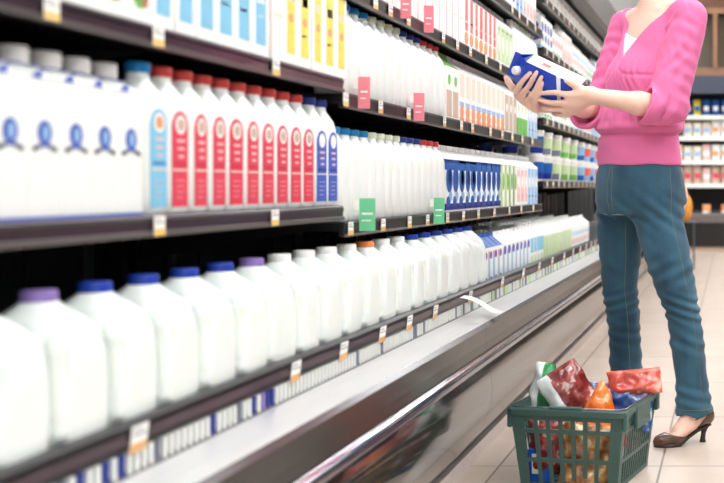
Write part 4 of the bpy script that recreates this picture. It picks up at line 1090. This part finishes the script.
# pink wrap top
def top():
    lo, hi = (-.68, 3.86, .95), (.02, 4.50, 1.66)
    F = Field(lo, hi, .0036)
    F.loftz(rad(TOPK), .02); bust(F, .012)
    NB = Vector((-.264, 4.202, 1.505))
    for sh in (SHL, SHR): F.cap(NB+Vector((0, 0, .030)), sh+Vector((0, 0, .004)), .050, .056, .03)
    # gathers under the bust and at the waist seam
    def folds(a, X, Y, Z):
        s, w = lat(X, Y); s = s+0*Z; w = w+0*Z; Zf = Z+0*s
        ang = np.arctan2(s, w+.01)
        g = np.exp(-((Zf-1.262-.10*np.maximum(s, -.05))/.035)**2)*(w > 0)*np.exp(-((s-.05)/.075)**2)
        a = a+.0042*g*np.sin(s*270+(Zf-1.26)*60)
        sp = np.maximum(s, 0); zc = 1.283+.070*np.exp(-sp/.028); on = (s > .0)*(w > 0)*(s < .15)
        a = a+on*.0055*np.exp(-((Zf-zc)/.0055)**2)
        a = a+on*.0030*np.sin(s*360)*np.exp(-((Zf-zc-.026)/.026)**2)*np.clip(s/.03, 0, 1)
        h = np.exp(-((Zf-1.125)/.03)**2)
        a = a-.0042*h*np.sin(ang*6+34*Zf+1.5*np.sin(ang*3))*(.6+.4*np.sin(ang*4))
        h2 = np.exp(-((Zf-1.085)/.006)**2); a = a+.004*h2
        # wrap overlap edge running from the V down to her right side
        e = s-.80*(Zf-1.340)
        ov = (Zf > 1.10)*(w > 0)
        a = a-ov*.0065*(1/(1+np.exp(-(e)/.0022)))*np.exp(-np.maximum(0, (e-.05)/.12))
        for (A, B, C_, ph, cz, sz) in ((38, 22, 1.17, 0, 1.17, .05), (24, 50, 1.20, 1, 1.20, .06)):
            a = a+.0022*np.exp(-((Zf-cz)/sz)**2)*np.sin(A*s+B*Zf+ph+3*np.sin(12*ang))
        return a+.0012*np.sin(ang*7+60*Zf)*np.exp(-((Zf-1.03)/.03)**2)
    F.fn(lo, hi, folds)
    # sleeves
    S = Field(lo, hi, .0036)
    CUL = ELL.lerp(WRL, .30); CUR = ELR.lerp(WRR, .33)
    S.cap(SHL+Vector((.0, 0, -.008)), ELL+Vector((0, 0, .012)), .060, .056, .03); S.cap(SHL+Vector((-.02, 0, -.06)), ELL+Vector((-.012, 0, .06)), .058, .06, .03)
    S.cap(ELL+Vector((.006, 0, .002)), CUL+Vector((0, 0, -.004)), .058, .062, .02); S.cap(CUL, ELL.lerp(WRL, .5), .062, .066, .02)
    S.cap(SHR, ELR+Vector((0, 0, .01)), .058, .056, .03); S.cap(ELR, CUR+Vector((0, 0, -.006)), .060, .068, .02); S.cap(CUR+Vector((0, 0, -.008)), ELR.lerp(WRR, .55)+Vector((0, 0, -.008)), .068, .072, .02)
    def sf(a, X, Y, Z):
        g = 0
        for sh, el, wr, c in ((SHL, ELL, WRL, CUL), (SHR, ELR, WRR, CUR)):
            ax = (wr-el).normalized(); t = (X-c.x)*ax.x+(Y-c.y)*ax.y+(Z-c.z)*ax.z
            near = (X > el.x-.22)*(np.abs(Y-el.y) < .3)
            n_ = (np.abs(X-c.x) < .16)*(np.abs(Y-c.y) < (.12 if c is CUL else .3))*(Z < c.z+.1)
            # cut cleanly at the cuff, slanting
            tc = t-.010+(Z-c.z)*.20
            sel = (Y+0*X+0*Z < 4.13) if c is CUL else (Y+0*X+0*Z >= 4.13)
            a = np.where(sel & (Z+0*t < c.z+.12), np.maximum(a, tc), a)
            g = g+np.where(sel, .0036*np.sin(t*105+(Z-c.z)*55+2.2*np.sin(Y*45+Z*22))*np.exp(-((t+.055)/.045)**2)+.0022*np.sin(t*60-(Z-c.z)*130)*np.exp(-((t+.10)/.05)**2), 0)
        # diagonal pulls at the upper sleeve
        zz = Z+0*X+0*Y
        g = g+.0012*np.sin(zz*75+X*190+2*np.sin(Y*50))*np.exp(-((zz-1.37)/.06)**2)*(X+0*zz+0*Y < -.12)
        return a+g
    S.fn(lo, hi, sf)
    # hollow cuffs
    for c, el, wr in ((CUL, ELL, WRL), (CUR, ELR, WRR)):
        ax = (wr-el).normalized(); S.cap(c-ax*.03, c+ax*.08, .056 if c is CUL else .060, .060 if c is CUL else .066, .004, 'sub', pad=.02)
    k = .010; A, B = F.F, S.F
    hh = np.clip(.5+.5*(A-B)/k, 0, 1); F.F = A+(B-A)*hh-k*hh*(1-hh)
    def cut(a, X, Y, Z):
        s, w = lat(X, Y); s = s+0*Z; w = w+0*Z; Zf = Z+0*s
        vee = np.maximum(np.where(s > 0, s/.84, -s/.66)-(Zf-1.338), -.035-w)*.62
        neck = np.sqrt((X+.264)**2+(Y-4.202)**2)-.090-(Zf-1.53)*.5; neck = np.maximum(neck, 1.50-Zf)
        a = np.maximum(a, -vee); a = np.maximum(a, -neck)
        return np.maximum(a, .974+.002*np.sin(X*40)-Zf)
    F.fn(lo, hi, cut)
    return F.build('wrap_top', M['pink'], 1)
pchild('wrap_top', top())
# jeans
def jeans():
    lo, hi = (-.56, 3.98, .05), (.0, 4.50, 1.02)
    F = Field(lo, hi, .0038)
    F.loftz(rad([(.80, -.331, 4.22, .178, .128, 50), (.86, -.331, 4.22, .190, .140, 50), (.93, -.332, 4.22, .187, .136, 50), (.992, -.331, 4.22, .178, .124, 50)]), .02)
    for s in (-1, 1): F.ell(Vector((-.331, 4.22, .865))+Vector((.766, .643, 0))*.054+Vector((.643, -.766, 0))*.062*s, (.085, .085, .092), k=.04)
    F.loftz(rad(LEGL), .028); F.loftz(rad(LEGR), .028)
    def fold(a, X, Y, Z):
        Zf = Z+0*X+0*Y; Xf = X+0*Zf; L_ = (Y < 4.22)
        def g(z, sz, k, sx, amp, side, ph=0.):
            m = L_ if side else ~L_
            q = k*(Zf-z)+sx*X+ph
            return amp*np.exp(-((Zf-z)/sz)**2)*np.sin(q)*m
        a = a+g(.47, .045, 190, 70, .0048, True)+g(.60, .06, 110, -60, .0030, True)+g(.36, .05, 130, 60, .0028, True)+g(.15, .05, 140, 40, .0038, True)
        a = a+g(.47, .05, 170, -50, .0040, False)+g(.36, .05, 140, 30, .0030, False)+g(.20, .08, 110, 30, .0030, False)+g(.62, .06, 100, 60, .0025, False)
        a = a+.0030*np.exp(-((Zf-.80)/.06)**2)*np.sin(120*Zf+95*Xf+0*Y)
        a = a+.0018*np.sin(60*Zf+40*Xf+25*Y)*np.sin(23*Zf-30*Y)
        return np.maximum(a, .098+.006*np.sin(X*70)-Zf)
    F.fn(lo, hi, fold)
    F.cap((-.126, 4.115, .05), (-.136, 4.112, .15), .048, .040, .003, 'sub'); F.cap((-.385, 4.355, .05), (-.388, 4.352, .15), .050, .042, .003, 'sub')
    return F.build('jeans', M['denim'], 1)
jm = jeans(); bvh = BVHTree.FromPolygons([tuple(v.co) for v in jm.vertices], [tuple(p.vertices) for p in jm.polygons])
def on_jeans(cx, cy, z, ang):
    d = Vector((math.cos(ang), math.sin(ang), 0)); c = Vector((cx, cy, z)); h = bvh.ray_cast(c+d*(.4 if z > .8 else .125), -d)
    return h[0]+d*.0007 if h[0] else None
def seam(pts, m='stitch', r=.0008):
    pts = [p for p in pts if p is not None]
    if len(pts) > 2:
        b = MB(); b.tube(pts, r, M[m], 6); return b
def legc(K, z):
    K = sorted(K); return np.interp(z, [k[0] for k in K], [k[1] for k in K]), np.interp(z, [k[0] for k in K], [k[2] for k in K])
mb = []
la = math.atan2(-.766, .643)
zs = np.linspace(.11, .80, 60)
mb.append(seam([on_jeans(*legc(LEGL, z), z, la-.05) for z in zs]+[on_jeans(-.331+.05, 4.22-.06, z, la+.0) for z in np.linspace(.82, .97, 8)]))
mb.append(seam([on_jeans(*legc(LEGR, z), z, la-.35) for z in zs[:-3]]))
# fly and pocket lines
fa = math.atan2(-.643, -.766)
mb.append(seam([on_jeans(-.331, 4.22, z, fa+.10+.10*math.sqrt(max(0, 1-((z-.88)/.10)**2)) if z < .98 else fa+.2) for z in np.linspace(.785, .97, 16)]))
mb.append(seam([on_jeans(-.331, 4.22, z, fa+.02) for z in np.linspace(.80, .97, 14)]))
mb.append(seam([on_jeans(-.331, 4.22, .93-.10*t+.0, la+.35+.05*t) for t in np.linspace(0, 1, 8)]))
mb.append(seam([on_jeans(-.331, 4.22, .93+.012*t, la+.35+.75*t) for t in np.linspace(0, 1, 8)]))
mb.append(seam([on_jeans(*legc(LEGL, .118), .122, a) for a in np.linspace(0, 2*PI, 40)])); mb.append(seam([on_jeans(*legc(LEGR, .118), .122, a) for a in np.linspace(0, 2*PI, 40)]))
J = pchild('jeans', jm)
for q in mb:
    if q:
        m_ = q.mesh('seam', True); m_.transform(Matrix.Translation(-W0)); o = obj('seam', m_, J)
# shoes
def shoe(P, side):
    c = [P(a, b_, z) for a in (-.02, .26) for b_ in (-.06, .06) for z in (-.01, .16)]
    lo = [min(p[i] for p in c) for i in range(3)]; hi = [max(p[i] for p in c) for i in range(3)]
    F = Field(lo, hi, .0024); foot(F, P, side, infl=.0055, k=.014)
    F.cap(P(.185, 0, .020), P(.214, -.002, .016), .019, .012, .012)
    O = P(0, 0, 0); d = (P(1, 0, 0)-O)
    def cut(a, X, Y, Z):
        s = (X-O.x)*d.x+(Y-O.y)*d.y; Zf = Z+0*s; s = s+0*Zf
        topl = np.where(s > .10, .030+(s-.128)*1.1, np.where(s < .050, .128-.9*s, -.02))
        topl = np.interp(s.ravel(), [0, .02, .045, .062, .075, .108, .125, .145, .165, .25], [.124, .118, .088, .056, .038, .029, .032, .037, .042, .05]).reshape(s.shape)
        flr = np.interp(s.ravel(), [0, .05, .10, .135, .16, .25], [.066, .060, .030, .004, .001, .004]).reshape(s.shape)
        return np.maximum(np.maximum(a, Zf-topl), flr-Zf)
    F.fn(lo, hi, cut)
    up = F.build('shoe', M['leather'], 1); sh = pchild('shoe', up)
    # sole
    b = MB(); top_, bot = [], []
    out = [(.006, .0), (.012, .020), (.03, .027), (.07, .024), (.10, .028), (.14, .038), (.17, .038), (.200, .028), (.222, .010), (.224, 0)]
    pl = out+[(a, -w) for a, w in out[::-1][1:-1]]
    fz = lambda a: float(np.interp(a, [0, .05, .10, .135, .16, .25], [.064, .058, .029, .0045, .0035, .006]))
    b.loft([[tuple(P(a, w, max(0, fz(a)-.0045))) for a, w in pl], [tuple(P(a, w, fz(a)+.002)) for a, w in pl]], M['leather_dark'])
    m_ = b.mesh('sole'); m_.transform(Matrix.Translation(-W0)); obj('sole', m_, sh)
    b = MB(); rings = []
    for z, cx, r in ((.0, .036, .0115), (.006, .036, .0115), (.010, .036, .0095), (.030, .033, .0085), (.045, .030, .0125), (.056, .030, .020), (.066, .032, .024)):
        rings.append([tuple(P(cx+r*math.cos(2*PI*j/16), r*.9*math.sin(2*PI*j/16), z)) for j in range(16)])
    b.loft(rings, M['leather_dark']); m_ = b.mesh('heel', 50); m_.transform(Matrix.Translation(-W0)); obj('heel', m_, sh)
    # ankle strap with buckle
    b = MB(); pts = []
    for i in range(17):
        a = PI*2*i/16; pts.append(P(.056+.043*math.cos(a), .0365*math.sin(a), .098-.020*math.cos(a)))
    b.tube(pts, .0030, M['leather'], 8); m_ = b.mesh('strap', True); m_.transform(Matrix.Translation(-W0)); st = obj('strap', m_, sh)
    b = MB(); q = P(.062, -.038*side, .096); b.tube([q+Vector((.006, 0, .005)), q+Vector((-.006, -.002, .005)), q+Vector((-.006, -.002, -.005)), q+Vector((.006, 0, -.005)), q+Vector((.006, 0, .005))], .0012, M['brass'], 6)
    m_ = b.mesh('buckle'); m_.transform(Matrix.Translation(-W0)); obj('buckle', m_, st)
shoe(FL, 1); shoe(FR, 1)
# ------------------------------------------------------------------ the blue carton in her hands
D('carton_blue', (22, 66, 190), .35, vary=.08, coat=.2)
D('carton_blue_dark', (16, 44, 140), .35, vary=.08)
hc = thing('milk_carton', 'blue and white gable-top milk carton held in both hands of the woman', 'milk carton')
Rm = Matrix((n2.cross(T), n2, T)).transposed()
xa = n1; ya = T.cross(xa).normalized()     # local x = towards the camera, y = sideways, z = carton axis
hc.matrix_world = Matrix.Translation(CC-T*.115) @ Matrix((xa, ya, T)).transposed().to_4x4()
up_sign = 1 if ya.dot(n2) > 0 else -1
a = HW; b = MB(); hb = .195
b.cbox(-a, a, -a, a, 0, hb, M['carton_blue'], .0015)
cb = obj('carton_body', b.mesh('carton_body'), hc)
b = MB(); U = up_sign
# white panel on the upper side, with red print
y0, y1 = (U*a-.0005, U*a+.0008); b.box(-a, a, min(y0, y1), max(y0, y1), .0, hb, M['card_white'])
yy = sorted((U*a+.0008, U*a+.0012)); b.box(-.012, .018, yy[0], yy[1], .120, .150, M['print_coral']); b.box(-.03, .03, yy[0], yy[1], .10, .106, M['print_pink'])
for i in range(5): b.box(-.034, .030, yy[0], yy[1], .02+i*.014, .023+i*.014, M['print_pink'])
obj('side_panel', b.mesh('side_panel'), hc)
b = MB()
# slanting white stripe over the blue face
s0, s1 = a*U, -a*U
b.add([(a+.0008, s0, .070), (a+.0006, s0, .086), (a+.0006, s1, .046), (a+.0006, s1, .034), (a-.001, s0, .070), (a-.001, s0, .086), (a-.001, s1, .046), (a-.001, s1, .034)], [(0, 1, 2, 3), (4, 7, 6, 5), (0, 4, 5, 1), (2, 6, 7, 3), (1, 5, 6, 2), (0, 3, 7, 4)], M['card_white'])
obj('printed_stripe', b.mesh('printed_stripe'), hc)
b = MB(); h = .232
b.add([(-a, -a, hb), (a, -a, hb), (a, a, hb), (-a, a, hb), (-.002, -a+.004, h), (.002, -a+.004, h), (.002, a-.004, h), (-.002, a-.004, h)],
      [(0, 3, 2, 1), (1, 2, 6, 5), (0, 4, 7, 3), (4, 5, 6, 7)], M['carton_blue'])
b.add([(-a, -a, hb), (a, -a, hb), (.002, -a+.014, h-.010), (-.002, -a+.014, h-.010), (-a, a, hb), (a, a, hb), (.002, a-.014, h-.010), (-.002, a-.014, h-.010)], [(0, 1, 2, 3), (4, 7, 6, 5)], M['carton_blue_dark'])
b.box(-.0025, .0025, -a+.002, a-.002, h-.001, h+.018, M['carton_blue'])
obj('gable', b.mesh('gable'), hc)
b = MB(); b.lathe([(.0155, 0), (.0160, .002), (.0160, .012), (.0135, .014), (.0135, .020), (.012, .022)], M['cap_white'], 22)
obj('spout_cap', b.mesh('spout_cap', 40), hc, (a*.52, -U*.004, hb+.017), (0, math.atan2(.037, .0445) if False else .86, 0))

# ------------------------------------------------------------------ light
w = bpy.data.worlds.new('world'); bpy.context.scene.world = w; w.use_nodes = True
w.node_tree.nodes['Background'].inputs['Color'].default_value = (.97, .99, 1, 1)
w.node_tree.nodes['Background'].inputs['Strength'].default_value = .7
sc = bpy.context.scene
sc.view_settings.view_transform = 'Standard'; sc.view_settings.look = 'None'; sc.view_settings.gamma = 1; sc.view_settings.use_curve_mapping = False
sc.view_settings.exposure = 0.45
